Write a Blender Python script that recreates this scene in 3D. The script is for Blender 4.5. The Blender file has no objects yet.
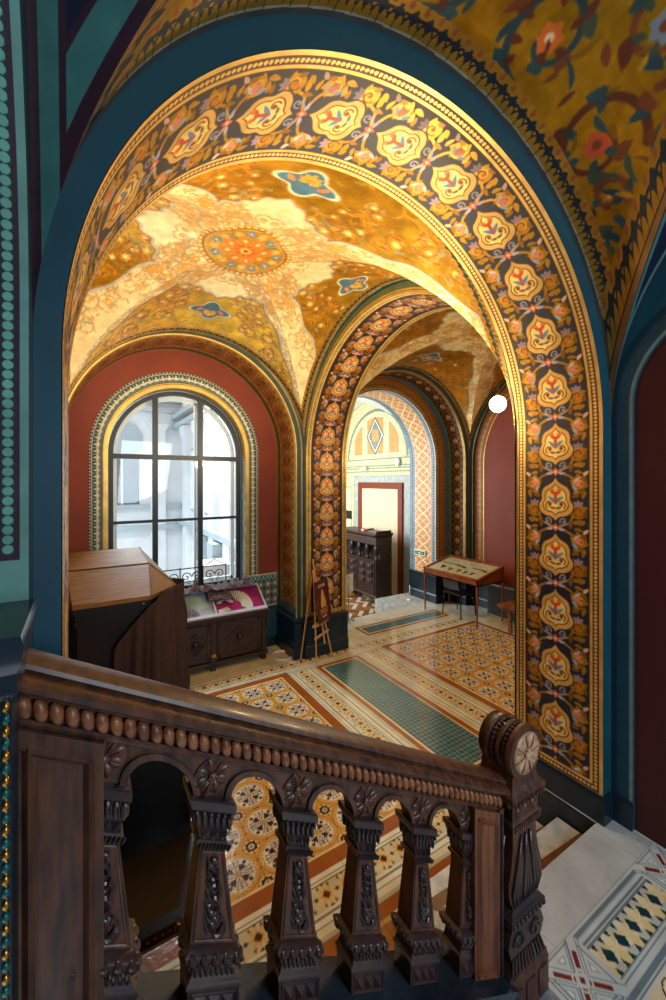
import bpy, math, random
import numpy as np
from mathutils import Vector, Matrix
C = bpy.context.scene.collection
PI = math.pi
random.seed(7)
rng = np.random.default_rng(5)

# ------------------------------------------------------------------ camera, world, lights, exposure
TH = math.radians(31.9)
cam = bpy.data.cameras.new('camera'); co = bpy.data.objects.new('camera', cam); C.objects.link(co)
cam.sensor_fit = 'HORIZONTAL'; cam.sensor_width = 36; cam.lens = 36 * 406 / 666
cam.shift_y = -20 / 666; cam.clip_start = 0.05
co.location = (0, 0, 2.75); co.rotation_euler = (PI / 2, 0, -TH)
bpy.context.scene.camera = co
vs = bpy.context.scene.view_settings
vs.view_transform = 'Standard'; vs.look = 'None'; vs.gamma = 1; vs.use_curve_mapping = False
vs.exposure = 0.0
w = bpy.data.worlds.new('overcast_sky'); bpy.context.scene.world = w; w.use_nodes = True
bg = w.node_tree.nodes['Background']; bg.inputs[0].default_value = (0.80, 0.90, 1.0, 1); bg.inputs[1].default_value = 1.45

def area(name, loc, rot, sx, sy, power, col):
    l = bpy.data.lights.new(name, 'AREA'); l.shape = 'RECTANGLE'; l.size = sx; l.size_y = sy
    l.energy = power; l.color = col
    o = bpy.data.objects.new(name, l); o.location = loc; o.rotation_euler = rot; C.objects.link(o)
    return o
def point(name, loc, power, col, r=0.08):
    l = bpy.data.lights.new(name, 'POINT'); l.energy = power; l.color = col; l.shadow_soft_size = r
    o = bpy.data.objects.new(name, l); o.location = loc; C.objects.link(o); return o
COOL = (0.78, 0.90, 1.0); WARM = (1.0, 0.72, 0.40); NEUT = (1.0, 0.93, 0.82)
# daylight of the tall bay window, just outside its glass
area('window_daylight', (1.1, 8.3, 5.9), (math.radians(-38), 0, 0), 3.0, 2.4, 780, COOL)
# daylight of the stair hall's own windows: behind the viewer
area('stair_window_daylight', (1.9, -2.3, 3.0), (math.radians(72), 0, math.radians(-8)), 1.6, 2.2, 125, (0.78, 0.88, 1.0))
# daylight of the windows in the room beyond the far doorway
area('far_room_daylight', (3.6, 9.4, 2.6), (0, -PI / 2, 0), 2.6, 2.6, 240, (0.93, 0.97, 1.0))
# uplighters standing on the hall side of the big arch, one on each pier
def spot(name, loc, tgt, power, col, ang=120, r=0.10):
    l = bpy.data.lights.new(name, 'SPOT'); l.energy = power; l.color = col; l.shadow_soft_size = r; l.spot_size = math.radians(ang); l.spot_blend = .6
    o = bpy.data.objects.new(name, l); o.location = loc; o.rotation_euler = (Vector(tgt) - Vector(loc)).to_track_quat('-Z', 'Y').to_euler(); C.objects.link(o)
spot('uplighter_spot', (2.62, 2.30, 3.15), (1.0, 4.0, 5.2), 350, (1.0, .80, .52), 125)
spot('uplighter_spot', (0.02, 2.55, 3.15), (1.7, 4.0, 5.2), 270, (1.0, .80, .52), 125)
point('hall_lamp_bulb', (2.60, 2.55, 3.25), 55, WARM, 0.10)

# ------------------------------------------------------------------ colour helpers
def srgb(r, g, b): return tuple((c / 255 / 12.92 if c / 255 <= .04045 else ((c / 255 + .055) / 1.055) ** 2.4) for c in (r, g, b))
def lin(a): return np.where(a <= .04045, a / 12.92, ((np.maximum(a, 0) + .055) / 1.055) ** 2.4)
GOLD = (214, 158, 48, 1); DGOLD = (168, 112, 32, 1); LGOLD = (240, 205, 120, .8); NAVY = (24, 28, 50, 0)
CREAM = (236, 214, 160, .1); LAV = (140, 122, 160, 0); PINK = (214, 130, 112, 0); BLUE = (84, 140, 184, 0)
RED = (176, 52, 30, 0); RUST = (190, 92, 28, .2); TEAL = (6, 66, 84, 0); OLIVE = (110, 104, 52, .2); BROWN = (92, 52, 22, .2)
GREEN = (78, 112, 84, 0); DTEAL = (14, 44, 58, 0)

class Cv:
    """a painter's canvas in metres: shapes are rasterised into a colour table that is then written on mesh vertices"""
    def __init__(s, x0, x1, y0, y1, ppm, bg):
        s.x0, s.y0, s.p = x0, y0, ppm
        s.w, s.h = max(2, int(round((x1 - x0) * ppm))), max(2, int(round((y1 - y0) * ppm)))
        s.a = np.empty((s.h, s.w, 4), np.float32); s.a[:] = np.array(bg, np.float32)
        s.mir = False
    def _box(s, x0, x1, y0, y1):
        i0 = max(0, int((x0 - s.x0) * s.p) - 1); i1 = min(s.w, int((x1 - s.x0) * s.p) + 2)
        j0 = max(0, int((y0 - s.y0) * s.p) - 1); j1 = min(s.h, int((y1 - s.y0) * s.p) + 2)
        if i0 >= i1 or j0 >= j1: return None
        X, Y = np.meshgrid((np.arange(i0, i1) + .5) / s.p + s.x0, (np.arange(j0, j1) + .5) / s.p + s.y0)
        return slice(j0, j1), slice(i0, i1), X, Y
    def _mix(s, sl, m, col):
        t = s.a[sl[0], sl[1]]; m = np.clip(m, 0, 1)[..., None]; t[:] = t * (1 - m) + np.array(col, np.float32) * m
    def poly(s, pts, col):
        P = np.array(pts, float)
        for sg in ((1, -1) if s.mir else (1,)):
            Q = P * [sg, 1]
            b = s._box(Q[:, 0].min(), Q[:, 0].max(), Q[:, 1].min(), Q[:, 1].max())
            if b is None: continue
            X, Y = b[2], b[3]; m = np.zeros(X.shape)
            for ox, oy in ((-.25, -.25), (.25, -.25), (-.25, .25), (.25, .25)):
                x = X + ox / s.p; y = Y + oy / s.p; ins = np.zeros(X.shape, bool)
                for k in range(len(Q)):
                    xa, ya = Q[k]; xb, yb = Q[(k + 1) % len(Q)]
                    if ya == yb: continue
                    ins ^= ((ya > y) != (yb > y)) & (x < (xb - xa) * (y - ya) / (yb - ya) + xa)
                m += ins * .25
            s._mix(b, m, col)
    def stroke(s, pts, wd, col):
        P = np.array(pts, float); n = len(P); W = np.full(n, wd) if np.isscalar(wd) else np.array(wd); wm = W.max()
        for sg in ((1, -1) if s.mir else (1,)):
            Q = P * [sg, 1]
            b = s._box(Q[:, 0].min() - wm, Q[:, 0].max() + wm, Q[:, 1].min() - wm, Q[:, 1].max() + wm)
            if b is None: continue
            X, Y = b[2], b[3]; best = np.full(X.shape, -1e9)
            for k in range(n - 1):
                d = Q[k + 1] - Q[k]; L = d @ d + 1e-12
                t = np.clip(((X - Q[k, 0]) * d[0] + (Y - Q[k, 1]) * d[1]) / L, 0, 1)
                dd = np.hypot(X - Q[k, 0] - t * d[0], Y - Q[k, 1] - t * d[1])
                best = np.maximum(best, W[k] + (W[k + 1] - W[k]) * t - 2 * dd)
            s._mix(b, best * .5 * s.p + .5, col)
    def disc(s, x, y, r, col, ry=None):
        ry = ry or r
        for sg in ((1, -1) if s.mir else (1,)):
            b = s._box(sg * x - r, sg * x + r, y - ry, y + ry)
            if b is None: continue
            dd = np.hypot((b[2] - sg * x) / r, (b[3] - y) / ry)
            s._mix(b, (1 - dd) * min(r, ry) * s.p + .5, col)
    def sample(s, x, y, wrapx=False, wrapy=False):
        fx = (np.asarray(x) - s.x0) * s.p - .5; fy = (np.asarray(y) - s.y0) * s.p - .5
        i = np.floor(fx).astype(int); j = np.floor(fy).astype(int); tx = (fx - i)[..., None]; ty = (fy - j)[..., None]
        wx = (lambda k: k % s.w) if wrapx else (lambda k: np.clip(k, 0, s.w - 1))
        wy = (lambda k: k % s.h) if wrapy else (lambda k: np.clip(k, 0, s.h - 1))
        return (s.a[wy(j), wx(i)] * (1 - tx) + s.a[wy(j), wx(i + 1)] * tx) * (1 - ty) + (s.a[wy(j + 1), wx(i)] * (1 - tx) + s.a[wy(j + 1), wx(i + 1)] * tx) * ty

def curve(pts, n=8, closed=False):
    P = [np.array(p, float) for p in pts]; N = len(P); out = []
    rg = range(N) if closed else range(N - 1)
    for i in rg:
        g = (lambda k: P[k % N]) if closed else (lambda k: P[min(max(k, 0), N - 1)])
        p0, p1, p2, p3 = g(i - 1), g(i), g(i + 1), g(i + 2)
        for k in range(n):
            t = k / n
            out.append(.5 * (2 * p1 + (p2 - p0) * t + (2 * p0 - 5 * p1 + 4 * p2 - p3) * t * t + (3 * p1 - p0 - 3 * p2 + p3) * t ** 3))
    if not closed: out.append(P[-1])
    return np.array(out)
def spiral(cx, cy, R, a0, d, turns=1.4, n=30):
    t = np.linspace(0, 1, n); r = R * (1 - t) ** .8 + R * .06; a = a0 + d * turns * 2 * PI * t
    return np.stack([cx + r * np.cos(a), cy + r * np.sin(a)], 1)
def leaf(c, x, y, a, L, wd, col, bend=.25):
    t = np.linspace(0, 1, 9); ca, sa = math.cos(a), math.sin(a)
    mid = np.stack([t * L, bend * L * t * t], 1); half = wd * np.sin(PI * np.minimum(t * .9 + .1, 1)) * .5
    up = mid + np.stack([0 * t, half], 1); dn = mid - np.stack([0 * t, half], 1)
    P = np.concatenate([up, dn[::-1]]); c.poly(np.stack([x + P[:, 0] * ca - P[:, 1] * sa, y + P[:, 0] * sa + P[:, 1] * ca], 1), col)
def flower(c, x, y, r, col, col2, n=5, a0=0.):
    for k in range(n):
        a = a0 + 2 * PI * k / n; leaf(c, x, y, a, r, r * .8, col, 0)
    c.disc(x, y, r * .32, col2)
def acanthus(c, x, y, R, a0, d, col, dark, fl=None):
    P = spiral(x, y, R, a0, d, 1.25)
    c.stroke(P, np.linspace(R * .34, R * .12, len(P)) + R * .06, dark)
    c.stroke(P, np.linspace(R * .34, R * .12, len(P)), col)
    for k in range(3, 20, 4):
        a = math.atan2(P[k, 1] - y, P[k, 0] - x); leaf(c, P[k, 0], P[k, 1], a + .7 * d, R * .5, R * .26, col, .3 * d)
    if fl: flower(c, x, y, R * .42, fl, CREAM, 5)
OGEE = [(0, -.135), (.018, -.112), (.048, -.102), (.074, -.075), (.080, -.035), (.066, 0), (.067, .035), (.056, .075), (.03, .098), (.012, .116), (0, .14)]
def ogee(s=1., cx=0., cy=0.):
    h = curve(OGEE, 4) * s
    P = np.concatenate([h, (h * [-1, 1])[::-1]]); return P + [cx, cy]

def noise2(x, y, f, seed=0):
    r = np.random.default_rng(seed); v = 0
    for k in range(5):
        a, b, p = r.uniform(-1, 1) * f * (1 + k * .6), r.uniform(-1, 1) * f * (1 + k * .6), r.uniform(0, 6.3)
        v = v + np.sin(a * x + b * y + p + 1.5 * np.sin(b * x - a * y))
    return v / 5

def border(e, a, pal=0):
    """gilt moulding read from its edge: e = distance from the edge, a = distance along it"""
    e = np.asarray(e, float); a = np.asarray(a, float); out = np.empty(np.broadcast(e, a).shape + (4,)); e = e + 0 * a; a = a + 0 * e
    def band(lo, hi, c): out[(e >= lo) & (e < hi)] = c
    band(-9, .024, LGOLD); band(.024, .032, (120, 40, 20, 0)); band(.032, .058, (70, 56, 30, .1))
    bead = np.hypot(((a / .026) % 1 - .5) * .026, e - .045) < .0105
    out[bead] = (238, 206, 120, .6)
    band(.058, .064, (120, 44, 20, 0)); band(.064, .082, (235, 196, 104, .7)); band(.082, .09, (60, 44, 26, 0)); band(.09, 9, NAVY)
    return out
BW = .09
# ------------------------------------------------------------------ painted tiles
def big_tile(W, P, ground=NAVY, med=(222, 176, 92, .3), medin=(250, 218, 122, .35), sc=1.0, g1=(186, 138, 34, .75), g2=(150, 100, 26, .6), lav=(150, 124, 138, 0), pink=(222, 132, 96, 0), mx=1.38):
    c = Cv(-W / 2, W / 2, -P / 2, P / 2, 300, ground); c.mir = True
    k = sc; dk = (62, 40, 18, 0); li = (216, 172, 62, .8)
    def blob(x, y, r, fl, a0, d):
        c.disc(x, y, r + .007, dk); c.disc(x, y, r, g1)
        for q in range(5):
            a = a0 + q * 1.05; leaf(c, x + r * .55 * math.cos(a), y + r * .55 * math.sin(a), a + .5 * d, r * .85, r * .6, g1 if q % 2 else g2, .35 * d)
        c.stroke(spiral(x, y, r * .92, a0, d, 1.15, 22), r * .16, li); c.stroke(spiral(x, y, r * .62, a0 + .6, d, .9, 16), r * .13, (110, 60, 16, .2))
        c.disc(x, y + r * .1, r * .22, (214, 96, 30, .1))
    for yy in (-P, 0, P):
        blob(.158 * k, yy + .078 * k, .050 * k, lav, 2.2, 1); blob(.160 * k, yy - .118 * k, .050 * k, pink, -2.4, -1)
        # stems and small leaves that fill the ground
        c.stroke(curve([(.004, yy + .20 * k), (.05 * k, yy + .175 * k), (.095 * k, yy + .16 * k), (.12 * k, yy + .11 * k)], 5), .017 * k, g1)
        c.stroke(curve([(.004, yy - .20 * k), (.05 * k, yy - .185 * k), (.10 * k, yy - .165 * k), (.125 * k, yy - .14 * k)], 5), .017 * k, g1)
        for (x, y, a, L, w_, col, bd) in ((.10, .145, 1.2, .055, .030, g2, .3), (.12, .15, .2, .07, .034, g1, -.4), (.19, -.07, 1.3, .06, .034, g1, .4), (.115, -.02, -.6, .05, .03, g2, .4), (.195, .135, 2.0, .05, .03, g1, .3), (.19, -.165, -1.1, .05, .026, (226, 178, 150, 0), .3), (.13, .20, -.2, .06, .026, g1, .4), (.12, -.055, .3, .06, .028, g1, -.4)):
            leaf(c, x * k, yy + y * k, a, L * k, w_ * k, col, bd)
        # mauve bloom and pale pink bloom
        for q in (-.7, 0, .7): leaf(c, .155 * k, yy + .045 * k, -PI / 2 + q, .050 * k, .026 * k, lav, 0)
        c.disc(.155 * k, yy + .040 * k, .010 * k, (200, 120, 90, 0))
        for q in (-1.0, -.4, .2): leaf(c, .125 * k, yy - .115 * k, q, .065 * k, .024 * k, (196, 190, 196, 0) if q < -.5 else pink, .2)
        leaf(c, .118 * k, yy - .095 * k, .6, .05 * k, .026 * k, (150, 168, 186, 0), .3)
        # blue-grey scrolls that carry each cartouche
        c.stroke(spiral(.055 * k, yy + .150 * k, .024 * k, 2.6, 1, 1.0, 14), .010 * k, (150, 152, 176, 0)); c.stroke(curve([(.012 * k, yy + .20 * k), (.04 * k, yy + .19 * k), (.075 * k, yy + .165 * k)], 5), .010 * k, (160, 160, 182, 0))
        fl = lambda P_: P_ * [mx, -1] + [0, yy]
        for s_, col in ((1.16, dk), (1.09, med), (.84, (120, 70, 16, .3)), (.77, medin)): c.poly(fl(ogee(s_ * k)), col)
        for sg, col in ((1, (110, 70, 22, .2)),):
            c.stroke(spiral(.045 * k, yy + .035 * k, .026 * k, 1.0, -1, 1.0, 16), .011 * k, (150, 92, 30, .2)); c.disc(.045 * k, yy + .032 * k, .009 * k, (120, 60, 20, .2))
        leaf(c, .0, yy + .03 * k, -1.1, .075 * k, .026 * k, BLUE if int(round(yy / P)) % 2 == 0 else (196, 110, 40, .1), .35); leaf(c, 0, yy - .03 * k, -1.0, .055 * k, .024 * k, (206, 74, 26, 0), .3)
        leaf(c, 0, yy + .03 * k, -PI / 2, .09 * k, .022 * k, (196, 66, 26, 0), 0); leaf(c, 0, yy + .06 * k, .1, .045 * k, .018 * k, (110, 92, 100, 0), -.3)
        leaf(c, .012 * k, yy - .06 * k, -.9, .04 * k, .02 * k, (220, 120, 40, .1), .3)
    for j in (-P / 2, P / 2):
        flower(c, 0, j, .030 * k, (214, 96, 76, 0), (250, 206, 140, 0), 4); leaf(c, .02 * k, j + .004, .5, .05 * k, .022 * k, (186, 176, 190, 0), -.4)
    return c

def small_tile(W, P, ground, a, b, cc):
    c = Cv(-W / 2, W / 2, -P / 2, P / 2, 200, ground); c.mir = True; k = P / .3
    for yy in (0, -P, P):
        for sg in (1, -1):
            acanthus(c, W * .30, yy + sg * P * .26, W * .13, -PI / 2 * sg, sg, a, ground)
            leaf(c, W * .04, yy + sg * P * .42, .5 * sg, W * .22, W * .07, b, -.3 * sg)
        pts = [(W * .17 * math.cos(t) * (1 + .12 * math.cos(4 * t)), yy + P * .27 * math.sin(t) * (1 + .12 * math.cos(4 * t))) for t in np.linspace(0, 2 * PI, 32)]
        c.poly(np.array(pts) * [1.15, 1] , ground); c.poly(pts, cc); c.poly(np.array(pts) * [.74, 1] + [0, 0], b)
        leaf(c, 0, yy - P * .16, PI / 2 - .4, P * .32, W * .07, cc, 0); c.disc(0, yy, W * .035, RED)
    return c

def lattice_tile(W, P):
    c = Cv(-W / 2, W / 2, -P / 2, P / 2, 200, (214, 150, 84, 0)); c.mir = True
    L = (244, 232, 200, 0); n = (36, 54, 84, 0)
    h = W / 2 - .10
    for yy in (-P, 0, P):
        c.stroke([(0, yy - P / 2), (h, yy), (0, yy + P / 2)], .02, L)
        c.stroke(curve([(0, yy - P * .5), (h * .55, yy - P * .25), (h * .55, yy + P * .25), (0, yy + P * .5)], 6), .016, L)
        c.stroke([(h, yy - P / 2), (0, yy), ], .014, L); c.stroke([(h, yy + P / 2), (0, yy)], .014, L)
        flower(c, 0, yy, .03, L, (200, 110, 60, 0), 4); c.disc(h * .5, yy, .012, BROWN)
    c.stroke([(h + .006, -P), (h + .006, P)], .014, L)
    c.poly([(h + .013, -P), (W / 2, -P), (W / 2, P), (h + .013, P)], (150, 172, 190, 0))
    for i in range(-8, 9):
        y = i * P / 6
        c.poly([(h + .02, y), (h + .05, y + P / 12), (h + .02, y + P / 6)], n); c.poly([(W / 2 - .005, y), (h + .055, y + P / 12), (W / 2 - .005, y + P / 6)], n)
    return c

def leafband(W, P, ground, l1, l2, dots):
    """a running palmette band between two bead lines, used round the window"""
    c = Cv(0, W, -P / 2, P / 2, 300, ground)
    for yy in (-P, 0, P):
        for q in (-1, 0, 1):
            leaf(c, W * .30, yy, q * .75, W * .44, W * .17, l1, q * .3)
        c.stroke(curve([(W * .28, yy - P * .5), (W * .55, yy - P * .47), (W * .8, yy - P * .5)], 4), W * .05, l2)
        c.disc(W * .30, yy, W * .06, l2)
        c.disc(W * .94, yy + P * .25, W * .05, dots); c.disc(W * .94, yy - P * .25, W * .05, dots)
    c.stroke([(W * .83, -P), (W * .83, P)], W * .05, l1); c.stroke([(W * .2, -P), (W * .2, P)], W * .04, l2); c.stroke([(W * .04, -P), (W * .04, P)], W * .07, (220, 180, 96, .7))
    return c

# ------------------------------------------------------------------ materials
def new_mat(name):
    m = bpy.data.materials.new(name); m.use_nodes = True
    return m, m.node_tree, m.node_tree.nodes['Principled BSDF']
def paint_mat(name, rough_paint=.5, rough_gold=.34, metal=.85, mottle=.22, nscale=9., coat=0.):
    m, t, b = new_mat(name); N = t.nodes; L = t.links
    at = N.new('ShaderNodeAttribute'); at.attribute_name = 'Col'
    tc = N.new('ShaderNodeTexCoord'); no = N.new('ShaderNodeTexNoise'); no.inputs['Scale'].default_value = nscale; no.inputs['Detail'].default_value = 6
    L.new(tc.outputs['Object'], no.inputs['Vector'])
    mr = N.new('ShaderNodeMapRange'); mr.inputs[1].default_value = .3; mr.inputs[2].default_value = .7; mr.inputs[3].default_value = 1 - mottle; mr.inputs[4].default_value = 1 + mottle * .5
    L.new(no.outputs['Fac'], mr.inputs[0])
    vm = N.new('ShaderNodeVectorMath'); vm.operation = 'SCALE'; L.new(at.outputs['Color'], vm.inputs[0]); L.new(mr.outputs[0], vm.inputs['Scale'])
    L.new(vm.outputs[0], b.inputs['Base Color'])
    mm = N.new('ShaderNodeMath'); mm.operation = 'MULTIPLY'; mm.inputs[1].default_value = metal; L.new(at.outputs['Alpha'], mm.inputs[0]); L.new(mm.outputs[0], b.inputs['Metallic'])
    r = N.new('ShaderNodeMapRange'); r.inputs[3].default_value = rough_paint; r.inputs[4].default_value = rough_gold; L.new(at.outputs['Alpha'], r.inputs[0]); L.new(r.outputs[0], b.inputs['Roughness'])
    bp = N.new('ShaderNodeBump'); bp.inputs['Strength'].default_value = .12; bp.inputs['Distance'].default_value = .01
    n2 = N.new('ShaderNodeTexNoise'); n2.inputs['Scale'].default_value = 26; L.new(tc.outputs['Object'], n2.inputs['Vector'])
    L.new(n2.outputs['Fac'], bp.inputs['Height']); L.new(bp.outputs[0], b.inputs['Normal'])
    if coat: b.inputs['Coat Weight'].default_value = coat; b.inputs['Coat Roughness'].default_value = .08
    return m
def mat(name, col, rough=.5, metal=0., var=.15, nscale=12., bump=.0, col2=None, stretch=None, spec=None, coat=0):
    m, t, b = new_mat(name); N = t.nodes; L = t.links
    c1 = srgb(*col); c2 = srgb(*col2) if col2 else tuple(x * (1 - var) for x in c1)
    tc = N.new('ShaderNodeTexCoord'); mp = N.new('ShaderNodeMapping'); L.new(tc.outputs['Object'], mp.inputs[0])
    if stretch: mp.inputs['Scale'].default_value = stretch
    no = N.new('ShaderNodeTexNoise'); no.inputs['Scale'].default_value = nscale; no.inputs['Detail'].default_value = 6; L.new(mp.outputs[0], no.inputs['Vector'])
    cr = N.new('ShaderNodeValToRGB'); cr.color_ramp.elements[0].position = .35; cr.color_ramp.elements[1].position = .65
    cr.color_ramp.elements[0].color = (*c2, 1); cr.color_ramp.elements[1].color = (*c1, 1)
    L.new(no.outputs['Fac'], cr.inputs[0]); L.new(cr.outputs[0], b.inputs['Base Color'])
    b.inputs['Roughness'].default_value = rough; b.inputs['Metallic'].default_value = metal
    if spec is not None: b.inputs['Specular IOR Level'].default_value = spec
    if bump:
        bp = N.new('ShaderNodeBump'); bp.inputs['Strength'].default_value = bump; bp.inputs['Distance'].default_value = .01; L.new(no.outputs['Fac'], bp.inputs['Height']); L.new(bp.outputs[0], b.inputs['Normal'])
    if coat: b.inputs['Coat Weight'].default_value = coat; b.inputs['Coat Roughness'].default_value = .12
    return m
M = {}
M['painting'] = paint_mat('painted_gilt_plaster')
M['tiles'] = paint_mat('encaustic_floor_tiles', rough_paint=.13, rough_gold=.13, metal=0., mottle=.16, nscale=5.)
M['teal'] = mat('teal_oil_paint', (4, 68, 84), .5, var=.2, nscale=3)
M['darkteal'] = mat('dark_teal_dado_paint', (12, 40, 56), .32, var=.3, nscale=4)
M['red'] = mat('brick_red_wall_paint', (124, 44, 5), .6, var=.18, nscale=2)
M['redplain'] = mat('maroon_wall_paint', (70, 16, 20), .6, var=.3, nscale=2)
M['plaster'] = mat('dim_gold_plaster', (150, 112, 50), .6)
M['cream'] = mat('cream_wall_paint', (218, 204, 172), .6, var=.06)
M['paleblue'] = mat('pale_green_wall_paint', (196, 206, 176), .6, var=.06)
M['whitevault'] = mat('white_vault_plaster', (232, 236, 230), .6, var=.05)
M['wood'] = mat('dark_carved_oak', (92, 54, 34), .44, col2=(48, 29, 23), nscale=7, bump=.25, stretch=(5, 5, 1), coat=.08)
M['woodlight'] = mat('worn_oak_edge', (150, 92, 54), .44, col2=(98, 58, 34), nscale=9, bump=.2, stretch=(1, 6, 6), coat=.1)
M['woodpanel'] = mat('red_brown_oak_panel', (126, 72, 44), .42, col2=(84, 46, 30), nscale=6, bump=.15, stretch=(9, 9, .7))
M['woodbluish'] = mat('dusty_carved_oak', (66, 46, 42), .34, col2=(36, 28, 32), nscale=10, bump=.25, coat=.2)
M['palewood'] = mat('bleached_rosette_wood', (196, 160, 124), .5, col2=(140, 104, 76), nscale=18)
M['case'] = mat('honey_brown_case_wood', (142, 100, 34), .5, col2=(112, 76, 24), nscale=4, bump=.08, stretch=(1, 8, 8))
M['casedark'] = mat('black_case_body', (22, 20, 24), .4, var=.3)
M['cabinet'] = mat('walnut_vitrine_wood', (62, 40, 35), .38, col2=(38, 25, 24), nscale=8, bump=.2, stretch=(1, 5, 5))
M['brownwood'] = mat('reddish_table_wood', (150, 74, 26), .36, col2=(104, 46, 18), nscale=7, bump=.1)
M['benchwood'] = mat('yellow_brown_bench_wood', (150, 92, 42), .45, col2=(104, 60, 26), nscale=7)
M['easel'] = mat('pale_beech_easel_wood', (206, 152, 92), .5, var=.2)
M['cloth'] = mat('dark_brown_drape_cloth', (62, 42, 38), .9, var=.25, nscale=30)
M['cloth2'] = mat('taupe_brown_cloth', (106, 92, 92), .85, col2=(66, 56, 60), nscale=14)
M['black'] = mat('black_leather', (14, 13, 14), .32, var=.2)
M['iron'] = mat('black_wrought_iron', (16, 18, 20), .45, metal=.5)
M['winframe'] = mat('black_window_frame_paint', (20, 30, 36), .4)
M['marble'] = mat('white_veined_marble', (204, 208, 204), .3, col2=(158, 166, 168), nscale=9)
M['marblebrown'] = mat('brown_marble', (120, 78, 40), .35, col2=(88, 54, 26), nscale=5)
M['granite'] = mat('grey_granite', (120, 128, 132), .4, col2=(70, 78, 84), nscale=90)
M['slate'] = mat('blue_black_polished_slate', (22, 30, 40), .22, col2=(40, 52, 62), nscale=3)
M['white'] = mat('white_plastic', (232, 234, 232), .4, var=.04)
M['steel'] = mat('brushed_steel', (170, 172, 172), .3, metal=.9, var=.1)
M['brass'] = mat('brass', (190, 140, 60), .3, metal=.9)
M['facade'] = mat('pale_stone_facade', (238, 240, 240), .8, var=.08, nscale=3)
M['facadegrey'] = mat('grey_stone_facade', (184, 194, 198), .8, var=.1, nscale=3)
M['facadeglass'] = mat('dull_courtyard_glass', (96, 112, 120), .25, var=.3)
M['magenta'] = mat('magenta_velvet', (180, 20, 110), .8, var=.1)
M['lilac'] = mat('pale_grey_lining', (176, 180, 196), .7, var=.06)
M['mint'] = mat('pale_mint_silk', (190, 214, 206), .6, var=.1, nscale=30)
M['signgreen'] = mat('exit_sign_green', (20, 120, 70), .4)
M['posterred'] = mat('maroon_poster_print', (84, 16, 22), .45, var=.1)
M['ochreprint'] = mat('ochre_poster_print', (196, 148, 76), .5)
M['parquet'] = None
def glass_mat():
    m, t, b = new_mat('clear_glass'); N = t.nodes; L = t.links
    tr = N.new('ShaderNodeBsdfTransparent'); tr.inputs[0].default_value = (.95, .98, .98, 1)
    gl = N.new('ShaderNodeBsdfGlossy'); gl.inputs['Roughness'].default_value = .03
    lw = N.new('ShaderNodeLayerWeight'); lw.inputs[0].default_value = .5; pw = N.new('ShaderNodeMath'); pw.operation = 'POWER'; pw.inputs[1].default_value = 4
    ml = N.new('ShaderNodeMath'); ml.operation = 'MULTIPLY_ADD'; ml.inputs[1].default_value = .5; ml.inputs[2].default_value = .03
    L.new(lw.outputs['Facing'], pw.inputs[0]); L.new(pw.outputs[0], ml.inputs[0])
    mx = N.new('ShaderNodeMixShader'); L.new(ml.outputs[0], mx.inputs[0]); L.new(tr.outputs[0], mx.inputs[1]); L.new(gl.outputs[0], mx.inputs[2])
    L.new(mx.outputs[0], t.nodes['Material Output'].inputs[0]); return m
M['glass'] = glass_mat()
def emit_mat(name, col, s):
    m, t, b = new_mat(name); b.inputs['Base Color'].default_value = (*col, 1); b.inputs['Emission Color'].default_value = (*col, 1); b.inputs['Emission Strength'].default_value = s; return m
M['globe'] = emit_mat('lit_opal_globe', (1.0, .86, .62), 14)

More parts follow.
